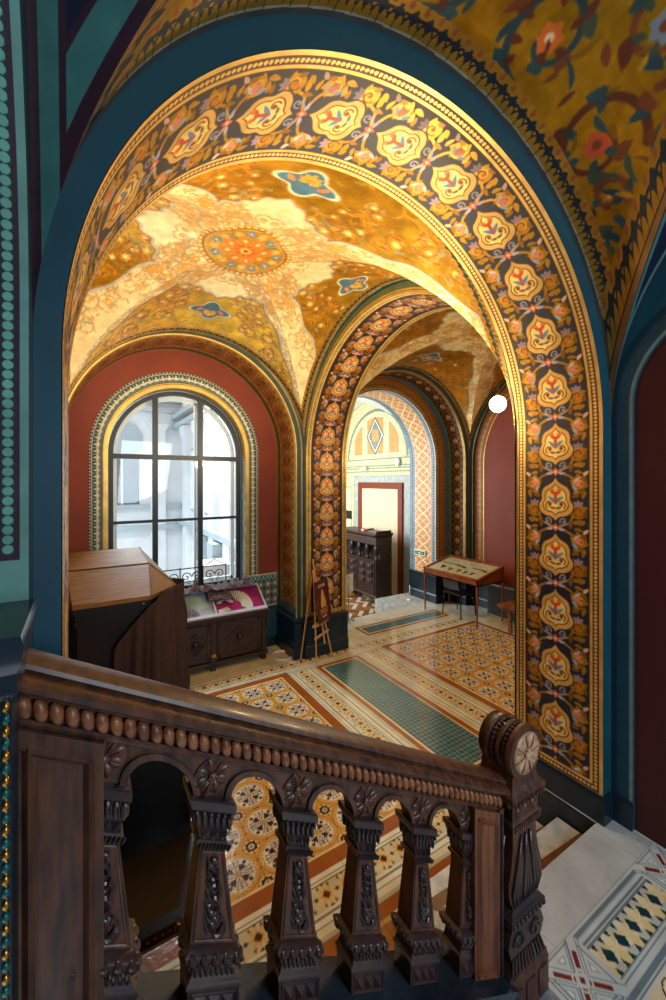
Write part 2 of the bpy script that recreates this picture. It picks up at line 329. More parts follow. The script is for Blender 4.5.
# ------------------------------------------------------------------ mesh helpers
def tag(o, label=None, cat=None, group=None, kind=None):
    if label: o['label'] = label
    if cat: o['category'] = cat
    if group: o['group'] = group
    if kind: o['kind'] = kind
    return o
def empty(name, loc=(0, 0, 0), rz=0, label=None, cat=None, group=None):
    o = bpy.data.objects.new(name, None); C.objects.link(o); o.location = loc; o.rotation_euler = (0, 0, rz); o.empty_display_size = .1
    return tag(o, label, cat, group)
def link_mesh(name, me, mt, parent=None, smooth=False):
    for m in (mt if isinstance(mt, (list, tuple)) else [mt]): me.materials.append(m)
    if smooth: me.shade_smooth()
    o = bpy.data.objects.new(name, me); C.objects.link(o)
    if parent is not None: o.parent = parent
    return o
class MB:
    def __init__(s): s.v = []; s.f = []; s.m = []; s.mi = 0
    def add(s, vs_, fs):
        n = len(s.v); s.v += [tuple(map(float, p)) for p in vs_]; s.f += [tuple(i + n for i in f) for f in fs]; s.m += [s.mi] * len(fs); return s
    def box(s, x0, x1, y0, y1, z0, z1, bev=0.):
        if bev <= 0:
            return s.add([(x0, y0, z0), (x1, y0, z0), (x1, y1, z0), (x0, y1, z0), (x0, y0, z1), (x1, y0, z1), (x1, y1, z1), (x0, y1, z1)],
                  [(0, 3, 2, 1), (4, 5, 6, 7), (0, 1, 5, 4), (1, 2, 6, 5), (2, 3, 7, 6), (3, 0, 4, 7)])
        b = bev
        return s.stack([(z0, x0 + b, x1 - b, y0 + b, y1 - b), (z0 + b, x0, x1, y0, y1), (z1 - b, x0, x1, y0, y1), (z1, x0 + b, x1 - b, y0 + b, y1 - b)])
    def stack(s, rings):
        """rings (z,x0,x1,y0,y1) lofted upwards"""
        V = []; Fc = []
        for (z, x0, x1, y0, y1) in rings: V += [(x0, y0, z), (x1, y0, z), (x1, y1, z), (x0, y1, z)]
        n = len(rings)
        for i in range(n - 1):
            for k in range(4): Fc.append((4 * i + k, 4 * i + (k + 1) % 4, 4 * i + 4 + (k + 1) % 4, 4 * i + 4 + k))
        Fc.append((3, 2, 1, 0)); Fc.append(tuple(4 * (n - 1) + k for k in range(4)))
        return s.add(V, Fc)
    def prism(s, pts, ax, a, b):
        """2D polygon extruded along axis ax ('x','y','z') from a to b; the 2D coordinates are the two other axes in order"""
        n = len(pts)
        def P(p, q): return {'x': (q, p[0], p[1]), 'y': (p[0], q, p[1]), 'z': (p[0], p[1], q)}[ax]
        V = [P(p, a) for p in pts] + [P(p, b) for p in pts]
        ar = sum(pts[i][0] * pts[(i + 1) % n][1] - pts[(i + 1) % n][0] * pts[i][1] for i in range(n))
        fl = (ar > 0) != (ax == 'y')
        F0 = tuple(range(n)); F1 = tuple(range(n, 2 * n)); S = [(i, (i + 1) % n, n + (i + 1) % n, n + i) for i in range(n)]
        up = b > a
        if fl == up: Fc = [F0[::-1], F1] + S
        else: Fc = [F0, F1[::-1]] + [q[::-1] for q in S]
        return s.add(V, Fc)
    def ell(s, c, r, nu=10, nv=6):
        V = [(c[0], c[1], c[2] - r[2])]
        for j in range(1, nv):
            a = -PI / 2 + PI * j / nv
            for i in range(nu):
                t = 2 * PI * i / nu; V.append((c[0] + r[0] * math.cos(a) * math.cos(t), c[1] + r[1] * math.cos(a) * math.sin(t), c[2] + r[2] * math.sin(a)))
        V.append((c[0], c[1], c[2] + r[2])); Fc = []
        for i in range(nu): Fc.append((0, 1 + (i + 1) % nu, 1 + i)); Fc.append((len(V) - 1, 1 + (nv - 2) * nu + i, 1 + (nv - 2) * nu + (i + 1) % nu))
        for j in range(nv - 2):
            for i in range(nu): a = 1 + j * nu; Fc.append((a + i, a + (i + 1) % nu, a + nu + (i + 1) % nu, a + nu + i))
        return s.add(V, Fc)
    def tube(s, pts, r, n=8, closed=False):
        P = [Vector(p) for p in pts]; N = len(P); R = r if isinstance(r, (list, tuple, np.ndarray)) else [r] * N
        V = []; up = Vector((0, 0, 1)); prev = None
        for i in range(N):
            d = (P[(i + 1) % N] - P[i - 1]) if closed else (P[min(i + 1, N - 1)] - P[max(i - 1, 0)])
            d.normalize()
            if prev is None:
                a = d.cross(up)
                if a.length < .1: a = d.cross(Vector((1, 0, 0)))
            else: a = prev - d * prev.dot(d)
            a.normalize(); prev = a; b = d.cross(a)
            for k in range(n):
                t = 2 * PI * k / n; V.append(tuple(P[i] + (a * math.cos(t) + b * math.sin(t)) * R[i]))
        Fc = []
        for i in range(N if closed else N - 1):
            j = (i + 1) % N
            for k in range(n): Fc.append((i * n + k, i * n + (k + 1) % n, j * n + (k + 1) % n, j * n + k))
        if not closed: Fc.append(tuple(range(n))[::-1]); Fc.append(tuple((N - 1) * n + k for k in range(n)))
        return s.add(V, Fc)
    def lathe(s, prof, n=24, c=(0, 0, 0), ax='z'):
        V = []; Fc = []
        def P(r, h, t):
            a, b = r * math.cos(t), r * math.sin(t)
            p = {'z': (a, b, h), 'y': (a, h, b), 'x': (h, a, b)}[ax]; return (c[0] + p[0], c[1] + p[1], c[2] + p[2])
        for r, h in prof:
            for k in range(n): V.append(P(r, h, 2 * PI * k / n))
        m = len(prof)
        for i in range(m - 1):
            for k in range(n): Fc.append((i * n + k, i * n + (k + 1) % n, (i + 1) * n + (k + 1) % n, (i + 1) * n + k))
        Fc.append(tuple(range(n))[::-1]); Fc.append(tuple((m - 1) * n + k for k in range(n)))
        if ax == 'y': Fc = [f[::-1] for f in Fc]
        return s.add(V, Fc)
    def shear(s, k, x0=0.):
        s.v = [(x, y, z - k * (x - x0)) for x, y, z in s.v]; return s
    def map(s, f): s.v = [f(*p) for p in s.v]; return s
    def build(s, name, mt, parent=None, smooth=False, auto=False):
        me = bpy.data.meshes.new(name); me.from_pydata(s.v, [], s.f)
        if isinstance(mt, (list, tuple)): me.polygons.foreach_set('material_index', s.m)
        me.validate(); me.update()
        o = link_mesh(name, me, mt, parent, smooth or auto)
        if auto:
            try: me.set_sharp_from_angle(angle=math.radians(38))
            except Exception: pass
        return o

def surf(name, P, col, mt, parent=None, flip=False, closed=False):
    """grid of points P (n,m,3) with vertex colours col (n,m,4) in 0-255 sRGB, alpha = gilding"""
    n, m = P.shape[:2]; me = bpy.data.meshes.new(name)
    idx = np.arange(n * m).reshape(n, m); q = np.stack([idx[:-1, :-1], idx[1:, :-1], idx[1:, 1:], idx[:-1, 1:]], -1).reshape(-1, 4)
    if flip: q = q[:, ::-1]
    me.vertices.add(n * m); me.vertices.foreach_set('co', P.reshape(-1).astype(np.float32))
    me.loops.add(len(q) * 4); me.loops.foreach_set('vertex_index', q.reshape(-1).astype(np.int32))
    me.polygons.add(len(q)); me.polygons.foreach_set('loop_start', np.arange(0, len(q) * 4, 4, dtype=np.int32))
    me.update(calc_edges=True)
    c = np.array(col, float).reshape(-1, 4).copy(); c[:, :3] = lin(np.clip(c[:, :3] / 255, 0, 1))
    at = me.attributes.new('Col', 'FLOAT_COLOR', 'POINT'); at.data.foreach_set('color', c.reshape(-1).astype(np.float32))
    me.shade_smooth()
    return link_mesh(name, me, mt, parent)
def st(o): o['kind'] = 'structure'; return o

# an arch opening: jambs from zb up to the springing zs, then a half circle of radius R round (c, zs)
def arch_path(c, R, zs, zb, res):
    hj = zs - zb; nj = max(2, int(hj / res)); na = max(8, int(PI * R / res))
    L = np.concatenate([np.linspace(-(hj + PI * R / 2), -PI * R / 2, nj, endpoint=False), np.linspace(-PI * R / 2, PI * R / 2, na, endpoint=False), np.linspace(PI * R / 2, PI * R / 2 + hj, nj + 1)])
    return L
def arch_pt(c, R, zs, L, off=0., kz=1.):
    h = PI * R / 2; a = np.clip(L, -h, h) / R; r = R + off
    return c + r * np.sin(a), zs + kz * r * np.cos(a) - np.maximum(np.abs(L) - h, 0)
def soffit(name, ax, c, R, zs, zb, d0, d1, colf, res=.006, side=None, resv=None, mt=None, kz=1.):
    """soffit band; ax 'y' = opening in a wall that runs along x; colf(L, v, ebottom)"""
    L = arch_path(c, R, zs, zb, res)
    if side == 'R': L = L[L >= -PI * R / 2 - .02]
    if side == 'L': L = L[L <= PI * R / 2 + .02]
    v = np.linspace(d0, d1, max(2, int(abs(d1 - d0) / (resv or res)) + 1))
    LL, VV = np.meshgrid(L, v, indexing='ij'); a, z = arch_pt(c, R, zs, LL, kz=kz)
    P = np.stack([a, VV, z] if ax == 'y' else [VV, a, z], -1)
    col = colf(LL, VV, z - zb)
    return st(surf(name, P, col, mt or M['painting'], flip=(ax != 'y')))
def ring(name, ax, at, c, R0, R1, zs, zb, colf, res=.012, resr=None, side=None, mt=None):
    L = arch_path(c, R0, zs, zb, res)
    r = np.linspace(0, R1 - R0, max(2, int((R1 - R0) / (resr or res)) + 1))
    LL, RR = np.meshgrid(L, r, indexing='ij')
    h = PI * R0 / 2; a = np.clip(LL, -h, h) / R0; rr = R0 + RR
    A = c + rr * np.sin(a); Z = zs + rr * np.cos(a) - np.maximum(np.abs(LL) - h, 0)
    if ax == 'x' and c > 2: A = np.maximum(A, 2.004)
    P = np.stack([A, at + 0 * A, Z] if ax == 'y' else [at + 0 * A, A, Z], -1)
    return st(surf(name, P, colf(LL, RR, Z - zb), mt or M['painting']))
def notch(x0, x1, zb, zt, c, R, zs, n=64, zo=None, kz=1.):
    """outline of a wall with an arched opening; zo = sill height of the opening (None = down to zb)"""
    pts = [(x0, zb), (c - R, zb)] if zo is None else None
    arc = [(c - R * math.cos(PI * k / n), zs + kz * R * math.sin(PI * k / n)) for k in range(n + 1)]
    return [(x0, zb), (c - R, zb)] + arc + [(c + R, zb), (x1, zb), (x1, zt), (x0, zt)]

# ------------------------------------------------------------------ STRUCTURE: masonry shell
def slab(name, pts, ax, a, b, mt): return st(MB().prism(pts, ax, a, b).build(name, mt))
def bslab(name, x0, x1, y0, y1, z0, z1, mt): return st(MB().box(x0, x1, y0, y1, z0, z1).build(name, mt))
ZS = 3.10
slab('wall_front', notch(-2.6, 7.6, -.35, 5.6, 1.470, 1.515, ZS, n=128, kz=.972), 'y', 1.358, 2.0, M['teal'])
slab('wall_middle', notch(2.0, 5.6, -.35, 5.6, 3.78, 1.78, 3.05), 'x', 2.97, 3.72, M['teal'])
slab('wall_window', notch(-.9, 2.97, -.35, 5.6, 1.31, 1.50, 3.17), 'y', 5.60, 6.30, M['teal'])
slab('wall_back', notch(3.72, 7.6, -.35, 5.6, 5.48, 1.72, 3.17), 'y', 6.05, 6.48, M['teal'])
slab('wall_doorway', notch(3.0, 7.6, -.35, 5.6, 5.30, 1.44, 3.14), 'y', 6.48, 7.32, M['teal'])
slab('wall_right', notch(2.0, 6.05, -.35, 5.6, 4.03, 1.93, 3.10), 'x', 7.33, 7.40, M['teal'])
bslab('wall_right', 7.40, 7.7, 2.0, 6.05, -.35, 5.6, M['red'])
bslab('wall_left', -.9, -.30, 2.0, 5.6, -.35, 5.6, M['plaster'])
bslab('wall_left', -.9, -.6, 5.6, 6.9, -.35, 5.6, M['plaster'])
# window wall with the glazed opening
def window_wall():
    n = 48; c, R, zs, zo = 1.29, .97, 3.14, 1.0
    arc = [(c - R * math.cos(PI * k / n), zs + R * math.sin(PI * k / n)) for k in range(n + 1)]
    MBb = MB()
    MBb.prism([(-.6, zo), (c - R, zo)] + arc + [(c + R, zo), (2.97, zo), (2.97, 5.6), (-.6, 5.6)], 'y', 6.30, 6.78)
    MBb.prism([(-.6, -.35), (2.97, -.35), (2.97, zo), (-.6, zo)], 'y', 6.30, 6.78)
    st(MB().prism([(c - R + .004, zo)] + [(c - (R - .004) * math.cos(PI * k / n), zs + (R - .004) * math.sin(PI * k / n)) for k in range(n + 1)] + [(c + R - .004, zo)] + [(c + R - .0, zo)] + [(c + (R) * math.cos(PI * k / n), zs + (R) * math.sin(PI * k / n)) for k in range(n + 1)] + [(c - R, zo)], 'y', 6.50, 6.80).build('trim_20', M['white']))
    st(MB().box(.30, 2.28, 6.50, 6.86, .99, 1.03).build('trim_21', M['white']))
    return st(MBb.build('wall_window_recess', M['red']))
window_wall()
bslab('wall_pier', 2.97, 3.0, 5.6, 6.78, -.35, 5.6, M['teal'])
bslab('wall_pier', 3.0, 3.72, 5.6, 6.48, -.35, 5.6, M['teal'])
# stair hall
slab('wall_stair_left', notch(-2.6, 1.358, -.35, 5.6, .15, 1.10, 3.15), 'x', -.9, -.108, M['darkteal'])
slab('wall_stair_right', notch(-2.6, 1.358, -.35, 5.6, .67, .56, 3.25), 'x', 3.10, 3.125, M['teal'])
bslab('wall_stair_right', 3.125, 3.6, -2.6, 1.358, -.35, 5.6, M['redplain'])
bslab('wall_stair_left', -2.8, -2.6, -2.8, 1.358, -.35, 5.6, M['redplain'])
bslab('wall_stair_back', -2.6, 3.6, -2.8, -2.6, -.35, 5.6, M['redplain'])
bslab('ceiling', -2.8, 7.7, -2.8, 6.8, 5.6, 5.8, M['plaster'])
bslab('ceiling', 2.8, 7.7, 6.8, 12.2, 5.6, 5.8, M['plaster'])
# next room shell
bslab('wall_far_room_right', 7.10, 7.4, 7.32, 12.0, -.6, 5.6, M['cream'])
bslab('wall_far_room_end', 3.0, 7.4, 12.0, 12.2, -.6, 5.6, M['cream'])
bslab('wall_far_room_left', 2.80, 3.0, 6.78, 12.2, -.6, 5.6, M['whitevault'])

# ------------------------------------------------------------------ vault painting
WC = dict(gold=(226, 168, 44, 1), dark=(108, 66, 22, .3), cream=(246, 226, 170, .5), teal=(38, 84, 96, 0))
def vault_canvas(a, b, bgcol, cream=False, dens=1.0, seed=1, cart=True, scrollc=None, medal=True, big=False):
    S = a * PI / 2 + .1
    c = Cv(-S, S, 0, b + .02, 130, bgcol); c.mir = True
    X, Y = np.meshgrid((np.arange(c.w) + .5) / c.p + c.x0, (np.arange(c.h) + .5) / c.p)
    n = noise2(X, Y, 7, seed) + .6 * noise2(X, Y, 19, seed + 3) + .5 * noise2(X, Y, 46, seed + 5)
    c.a[..., :3] *= (1 + .15 * n[..., None])
    rr = np.hypot(X / a, Y / b); th = np.arctan2(Y / b, X / a)
    sc = scrollc or [(166, 104, 26, .7), (140, 80, 24, .4), (196, 130, 36, .8), (120, 112, 60, .2), (112, 120, 110, .1), (214, 136, 40, .5)]
    r = random.Random(seed)
    def foliage(k0, x, y, R, d, wmul=1.0, fl=True, pal=sc):
        col = pal[k0 % len(pal)]; a0 = r.uniform(0, 6.3)
        P = spiral(x, y, R, a0, d, 1.35, 34); c.stroke(P, np.linspace(.022, .010, len(P)) * wmul, col)
        for q in range(2, 26, 4):
            an = math.atan2(P[q, 1] - y, P[q, 0] - x); leaf(c, P[q, 0], P[q, 1], an + .9 * d, R * r.uniform(.35, .6), R * .20 * wmul, pal[(k0 + q) % len(pal)], .45 * d)
            leaf(c, P[q, 0], P[q, 1], an + PI - .6 * d, R * .3, R * .12 * wmul, pal[(k0 + 1) % len(pal)], .3 * d)
        if fl: flower(c, x, y, R * (.34 if big else .42), [(214, 104, 34, .1), (196, 76, 34, 0), (226, 150, 56, .4), (112, 130, 146, 0)][k0 % 4] if big else [(226, 150, 50, .5), (210, 116, 44, .2), (232, 180, 84, .5), (146, 150, 140, .1)][k0 % 4], (120, 50, 26, 0) if k0 % 2 else CREAM, 6, a0)
    if big:
        for k, (x, y, R, d) in enumerate(((.30, .80, .17, 1), (.86, .83, .19, -1), (1.36, .935, .15, 1), (.62, .60, .17, -1), (1.02, .64, .12, 1), (.24, .50, .16, 1), (.62, .36, .14, -1), (1.75, .975, .10, -1), (1.12, .85, .08, -1))):
            foliage(k, x * a / 1.6, y * b, R * 1.12, d, 1.9)
        for k in range(90):
            x = r.uniform(.03, 1.9) * a / 1.6; y = b * r.uniform(.3, .95)
            if math.sin(min(x / a, PI / 2)) > y / b: continue
            leaf(c, x, y, r.uniform(0, 6.3), r.uniform(.06, .15), r.uniform(.018, .045), (sc + [(150, 110, 30, .7), (222, 176, 60, .9)])[k % (len(sc) + 2)], r.uniform(-.9, .9))
        return c
    # gilt ground: dense fine foliage
    for k in range(int(46 * dens)):
        x = r.uniform(.06, 2.2) * a / 1.6; y = b * r.uniform(.25, .99)
        if math.sin(min(x / a, PI / 2)) > y / b + .03: continue
        foliage(k, x, y, r.uniform(.07, .13), r.choice((1, -1)), .75, k % 2 == 0)
    for k in range(int(150 * dens)):
        x = r.uniform(.02, 2.3) * a / 1.6; y = b * r.uniform(.2, .99)
        leaf(c, x, y, r.uniform(0, 6.3), r.uniform(.04, .12), r.uniform(.012, .034), (sc + [(236, 184, 70, 1), (226, 150, 50, .6)])[k % (len(sc) + 2)], r.uniform(-.8, .8))
    if cream:
        u = np.abs(np.sin(np.clip(X / a, -PI / 2, PI / 2))); v = Y / b; q = v - u
        wid = .13 - .06 * v + .018 * np.cos(26 * v)
        sr = .50 + .030 * np.cos(8 * th) + .010 * np.cos(32 * th)
        m = (q < wid) | (rr < sr)
        g = Cv(-S, S, 0, b + .02, 130, WC['cream']); g.mir = True; g.a[..., :3] *= (1 + .05 * n[..., None]); keep, c = c, g
        pal = [(214, 160, 74, .5), (190, 140, 84, .3), (150, 150, 120, .1), (226, 176, 96, .6)]
        for k in range(int(40 * dens)):
            v_ = r.uniform(.08, .97); x = a * math.asin(min(v_, 1)) + r.uniform(-.30, .10); y = v_ * b
            if k % 4 == 0: x, y = r.uniform(0, .7), r.uniform(.3, .8)
            foliage(k, x, y, r.uniform(.06, .12), r.choice((1, -1)), .6, k % 2 == 0, pal)
        for k in range(int(120 * dens)):
            v_ = r.uniform(.05, .98); x = a * math.asin(v_) + r.uniform(-.35, .12); y = v_ * b
            leaf(c, x, y, r.uniform(0, 6.3), r.uniform(.03, .08), r.uniform(.01, .022), pal[k % 4], r.uniform(-.8, .8))
        g = c; c = keep; c.a[m] = g.a[m]
        edge = ((np.abs(q - wid) < .011) & (rr > sr)) | ((np.abs(rr - sr) < .010) & (q > wid)); c.a[edge] = (168, 170, 150, .1)
        edge = ((np.abs(q - wid - .014) < .005) & (rr > sr)) | ((np.abs(rr - sr - .012) < .005) & (q > wid)); c.a[edge] = (150, 96, 40, .2)
    if cart:
        y0 = .70 * b
        for s_, col in ((1.22, (150, 110, 50, .3)), (1.15, (196, 196, 160, .1)), (1.0, (60, 96, 116, 0))):
            t = np.linspace(0, 2 * PI, 60); rad = .145 * s_ * (1 + .24 * np.cos(4 * t)); c.mir = False
            c.poly(np.stack([rad * np.cos(t) * 1.3, y0 + rad * np.sin(t) * .95], 1), col)
        for k in range(7): leaf(c, 0, y0 + .03, PI / 2 + (k - 3) * .62, .12 - .012 * abs(k - 3), .045, (236, 186, 70, .6), 0)
        for k in range(7): c.stroke([(0, y0 + .03), (.10 * math.cos(PI / 2 + (k - 3) * .62), y0 + .03 + .10 * math.sin(PI / 2 + (k - 3) * .62))], .006, (150, 84, 30, .2))
        c.mir = True; leaf(c, .09, y0 - .02, .4, .10, .05, (206, 116, 50, .1), .3)
    if medal:   # round medallion at the crown
        rr = np.hypot(X, Y * a / b); th = np.arctan2(Y, X)
        def rg(lo, hi, col, cond=None):
            m = (rr >= lo) & (rr < hi)
            if cond is not None: m &= cond
            c.a[m] = col
        rg(0, .40, (222, 168, 60, .8)); rg(.395, .40, (170, 104, 40, .2)); rg(.362, .392, (196, 132, 44, .5)); rg(.366, .388, (250, 226, 140, .4), np.cos(th * 44) > -.3); rg(.345, .362, (150, 88, 26, .3)); rg(.325, .345, (232, 186, 84, .7))
        for k in range(16):
            aa = (k + .5) * PI / 8; xx, yy = .27 * math.cos(aa), .27 * math.sin(aa); q_ = np.hypot(X - xx, Y * a / b - yy)
            m = (q_ < .040 + .010 * np.cos(5 * np.arctan2(Y * a / b - yy, X - xx))); c.a[m] = (74, 116, 146, 0) if k % 2 == 0 else (236, 190, 96, .5)
            c.a[q_ < .014] = (236, 200, 110, .3)
        for k in range(8):
            aa = k * PI / 4 + .39; xx, yy = .155 * math.cos(aa), .155 * math.sin(aa); q_ = np.hypot(X - xx, Y * a / b - yy); m = q_ < .050 + .014 * np.cos(4 * (th - aa)); c.a[m] = (222, 124, 40, .3); c.a[q_ < .022] = (248, 210, 110, .4)
        for k in range(8):
            aa = k * PI / 4; xx, yy = .075 * math.cos(aa), .075 * math.sin(aa); q_ = np.hypot(X - xx, Y * a / b - yy); c.a[q_ < .026] = (206, 96, 36, .1)
        rg(0, .045, (240, 196, 100, .4)); rg(0, .02, (176, 60, 30, 0))
    return c
def chain(e, s):
    """dark interlaced chain that borders a vault cell: e = distance from the wall arch"""
    out = np.zeros(np.broadcast(e, s).shape + (5,)); P = .085
    p = ((s / P) % 1 - .5) * P
    def put(m, c): out[m] = (*c, 1)
    put(e < .135, (190, 146, 50, .8))
    put(e < .02, (70, 66, 60, 0)); put((e >= .02) & (e < .028), (150, 150, 130, 0))
    for off in (0, P / 2):
        q = ((s / P + off / P) % 1 - .5) * P
        r = np.hypot(q, (e - .03) * .8); put((np.abs(r - .046) < .0050) & (e > .022), (16, 30, 42, 0))
    tre = np.minimum.reduce([np.hypot(p, e - .098), np.hypot(p - .014, e - .085), np.hypot(p + .014, e - .085)])
    put(tre < .0125, (16, 34, 44, 0)); put((np.abs(p) < .005) & (e > .06) & (e < .1), (16, 34, 44, 0))
    q = ((s / P + .5) % 1 - .5) * P; put((np.hypot(q, (e - .118) * .8) < .013), (160, 84, 40, .2)); 
    return out
def vault(name, cx, cy, a, b, zs, ha, hc, cellA, cellB, nph=300, nq=130, mt=None, dip=0.):
    """groin vault over [cx-a,cx+a] x [cy-b,cy+b]; cellA(s,t,e,g) colours the two cells that spring from the walls along x"""
    out = []
    for sg in (1, -1):
        for kind, cf in (('A', cellA), ('B', cellB)):
            if cf is None: continue
            ph = np.linspace(-PI / 2, PI / 2, nph); q = np.linspace(0, 1, nq); PH, Q = np.meshgrid(ph, q, indexing='ij')
            p = np.sin(PH); r = np.abs(p) + (1 - np.abs(p)) * Q
            if kind == 'A': u, v = p, sg * r; g = hc - (hc - ha) * v * v * (1 - u * u * (1 - Q)); s_, t, hw, hl = PH * a, b * r, a, b
            else: u, v = sg * r, p; g = hc - (hc - ha) * v * v * (1 - u * u); s_, t, hw, hl = PH * b, a * r, b, a
            g = g * (1 - dip * (1 - Q) ** 1.5 * p * p)
            P = np.stack([cx + a * u, cy + b * v, zs + np.cos(PH) * g], -1)
            e = hl * (1 - r); gr = (r - np.abs(p)) * hl * .72
            fl = (kind == 'A') == (sg > 0)
            out.append(st(surf(name, P, cf(s_, t, e, gr, sg), mt or M['painting'], flip=fl)))
    return out
def gold_cell(cv, ch=True):
    def f(s_, t, e, g, sg):
        col = cv.sample(s_, t).copy()
        if ch:
            k = chain(e, s_); m = (k[..., 4] > .5) & (e < .14); col[m] = k[m][:, :4]
        return col
    return f
cv0 = vault_canvas(1.61, 1.61, (196, 152, 40, 1), dens=1.3, seed=3, cart=False, medal=False, big=True,
                   scrollc=[(22, 56, 66, 0), (96, 42, 20, .2), (30, 66, 70, 0), (120, 60, 24, .2), (54, 70, 52, 0)])
def stair_gold(s_, t, e, g, sg):
    col = gold_cell(cv0)(s_, t, e, g, sg)
    k = chain(g + .0, t * 1.2); m = (g < .13) & (k[..., 4] > .5) & (e > .02); col[m] = k[m][:, :4]
    col[g < .022] = (150, 112, 60, .4); col[(g < .028) & (g >= .022)] = (40, 26, 28, 0)
    return col
def stair_blue(s_, t, e, g, sg):
    col = np.empty(s_.shape + (4,)); col[:] = (8, 18, 44, 0)
    bt = 1.61
    for (x, y, R, d, a0) in ((.55, 1.10, .14, 1, 0), (.95, 1.36, .10, -1, 2), (.25, .72, .16, 1, 1), (1.25, 1.50, .06, 1, 1), (.7, .86, .08, -1, 0)):
        P = spiral(x, y, R, a0, d, 1.2, 40); w_ = np.linspace(.022, .008, 40)
        for k in range(40):
            col[np.hypot(np.abs(s_) - P[k, 0], t - P[k, 1]) < w_[k]] = (140, 92, 46, .2)
    gg = (58, 112, 108, 0); mr = (48, 22, 38, 0)
    col[g < .060] = mr; col[g < .052] = gg; col[g < .016] = mr
    col[e < .080] = mr; col[e < .064] = gg; col[e < .022] = mr
    return col
vault('ceiling_stair', 1.495, -.25, 1.605, 1.608, ZS, 1.61, 1.78, stair_gold, stair_blue, 760, 300, dip=.19)
cv1 = vault_canvas(1.60, 1.81, WC['gold'], cream=True, dens=1.5, seed=11)
vault('ceiling_window_bay', 1.37, 3.81, 1.60, 1.81, 3.12, 1.60, 1.86, gold_cell(cv1), gold_cell(cv1), 340, 150)
cv2 = vault_canvas(1.81, 2.02, (214, 150, 44, 1), cream=True, dens=1.6, seed=23)
vault('ceiling_far_bay', 5.525, 4.03, 1.81, 2.02, 3.12, 1.84, 2.0, gold_cell(cv2), gold_cell(cv2), 260, 120)

# ------------------------------------------------------------------ soffits
def band_col(tile, P, W, d0, bw=BW, border_fn=border, bottom=.60, topv=None, ground=None):
    def f(L, v, eb):
        vv = v - d0; col = tile.sample(vv - W / 2, ((L + P / 2) % P) - P / 2, wrapy=True)
        e = np.minimum(vv, W - vv); zc = eb - bottom
        ee = np.where(zc < e, zc, e); al = np.where(zc < e, vv, L)
        b = border_fn(ee, al); m = ee < bw; col = np.where(m[..., None], b, col)
        col[zc < 0] = (11, 38, 52, 0)
        low = (zc < 0) & (zc > -.05); col[low] = (70, 84, 74, .1)
        return col
    return f
t_big = big_tile(.642 - 2 * BW, .41, sc=1.04)
soffit('trim_1', 'y', 1.470, 1.512, ZS, 0.0, 1.358, 2.0, band_col(t_big, .41, .642, 1.358), res=.0042, kz=.972)
t_mid = big_tile(.75 - .18, .40, ground=(32, 26, 32, 0), med=(206, 150, 80, .3), medin=(236, 196, 116, .3), sc=1.12, g1=(166, 104, 34, .7), g2=(120, 72, 28, .5), lav=(140, 120, 120, 0), pink=(176, 120, 84, 0))
soffit('trim_2', 'x', 3.78, 1.778, 3.05, 0.0, 2.97, 3.72, band_col(t_mid, .40, .75, 2.97), res=.011)
t_win = small_tile(.62, .24, (150, 100, 34, .8), (216, 164, 60, 1), (120, 72, 24, .4), (232, 188, 92, .9))
def winband(L, v, eb):
    vv = v - 5.60; col = t_win.sample(vv - .30, ((L + .13) % .26) - .13, wrapy=True)
    def b(lo, hi, c): col[(vv >= lo) & (vv < hi)] = c
    b(-1, .035, (236, 196, 100, .9)); b(.035, .05, (120, 60, 20, .2)); b(.05, .065, (236, 196, 100, .9)); b(.52, .535, (236, 196, 100, .9)); b(.535, .66, (60, 86, 64, 0)); b(.66, .9, (226, 176, 80, .9))
    zc = eb - .66; m = (zc < .12); col[m] = (60, 96, 108, 0); col[zc < 0] = (12, 40, 54, 0)
    return col
soffit('trim_3', 'y', 1.31, 1.497, 3.17, 0.0, 5.60, 6.30, winband, res=.011)
t_far = small_tile(.33, .28, (44, 30, 22, 0), (176, 122, 50, .6), (150, 92, 50, .2), (236, 206, 136, .3))
def farband(L, v, eb):
    vv = v - 6.05; col = t_far.sample(vv - .225, ((L + .14) % .28) - .14, wrapy=True)
    def b(lo, hi, c): col[(vv >= lo) & (vv < hi)] = c
    b(-1, .02, (200, 160, 84, .7)); b(.02, .035, (50, 30, 20, 0)); b(.035, .05, (200, 160, 84, .7)); b(.05, .06, (50, 30, 20, 0)); b(.40, .9, (50, 84, 88, 0)); b(.41, .42, (180, 150, 90, .4))
    zc = eb - .66; col[(zc < .06)] = (60, 96, 108, 0); col[zc < 0] = (11, 38, 52, 0)
    return col
soffit('trim_4', 'y', 5.48, 1.717, 3.17, 0.0, 6.05, 6.48, farband, res=.012)
t_lat = lattice_tile(.70, .36)
def latband(L, v, eb):
    vv = v - 6.48; col = t_lat.sample(vv - .40, ((L + .18) % .36) - .18, wrapy=True)
    col[(vv < .05) | (vv > .75)] = (112, 140, 158, 0); col[(vv < .025)] = (200, 206, 200, 0)
    zc = eb - .30 - .02
    m = zc < .10; k = ((np.abs(((vv / .06) % 1) - .5) * 2 * .06 + .03) > zc) ; col[m] = (150, 172, 190, 0); col[m & k] = (36, 54, 84, 0)
    col[zc < 0] = (40, 20, 34, 0)
    return col
soffit('trim_5', 'y', 5.30, 1.438, 3.14, -.3, 6.48, 7.32, latband, res=.012)
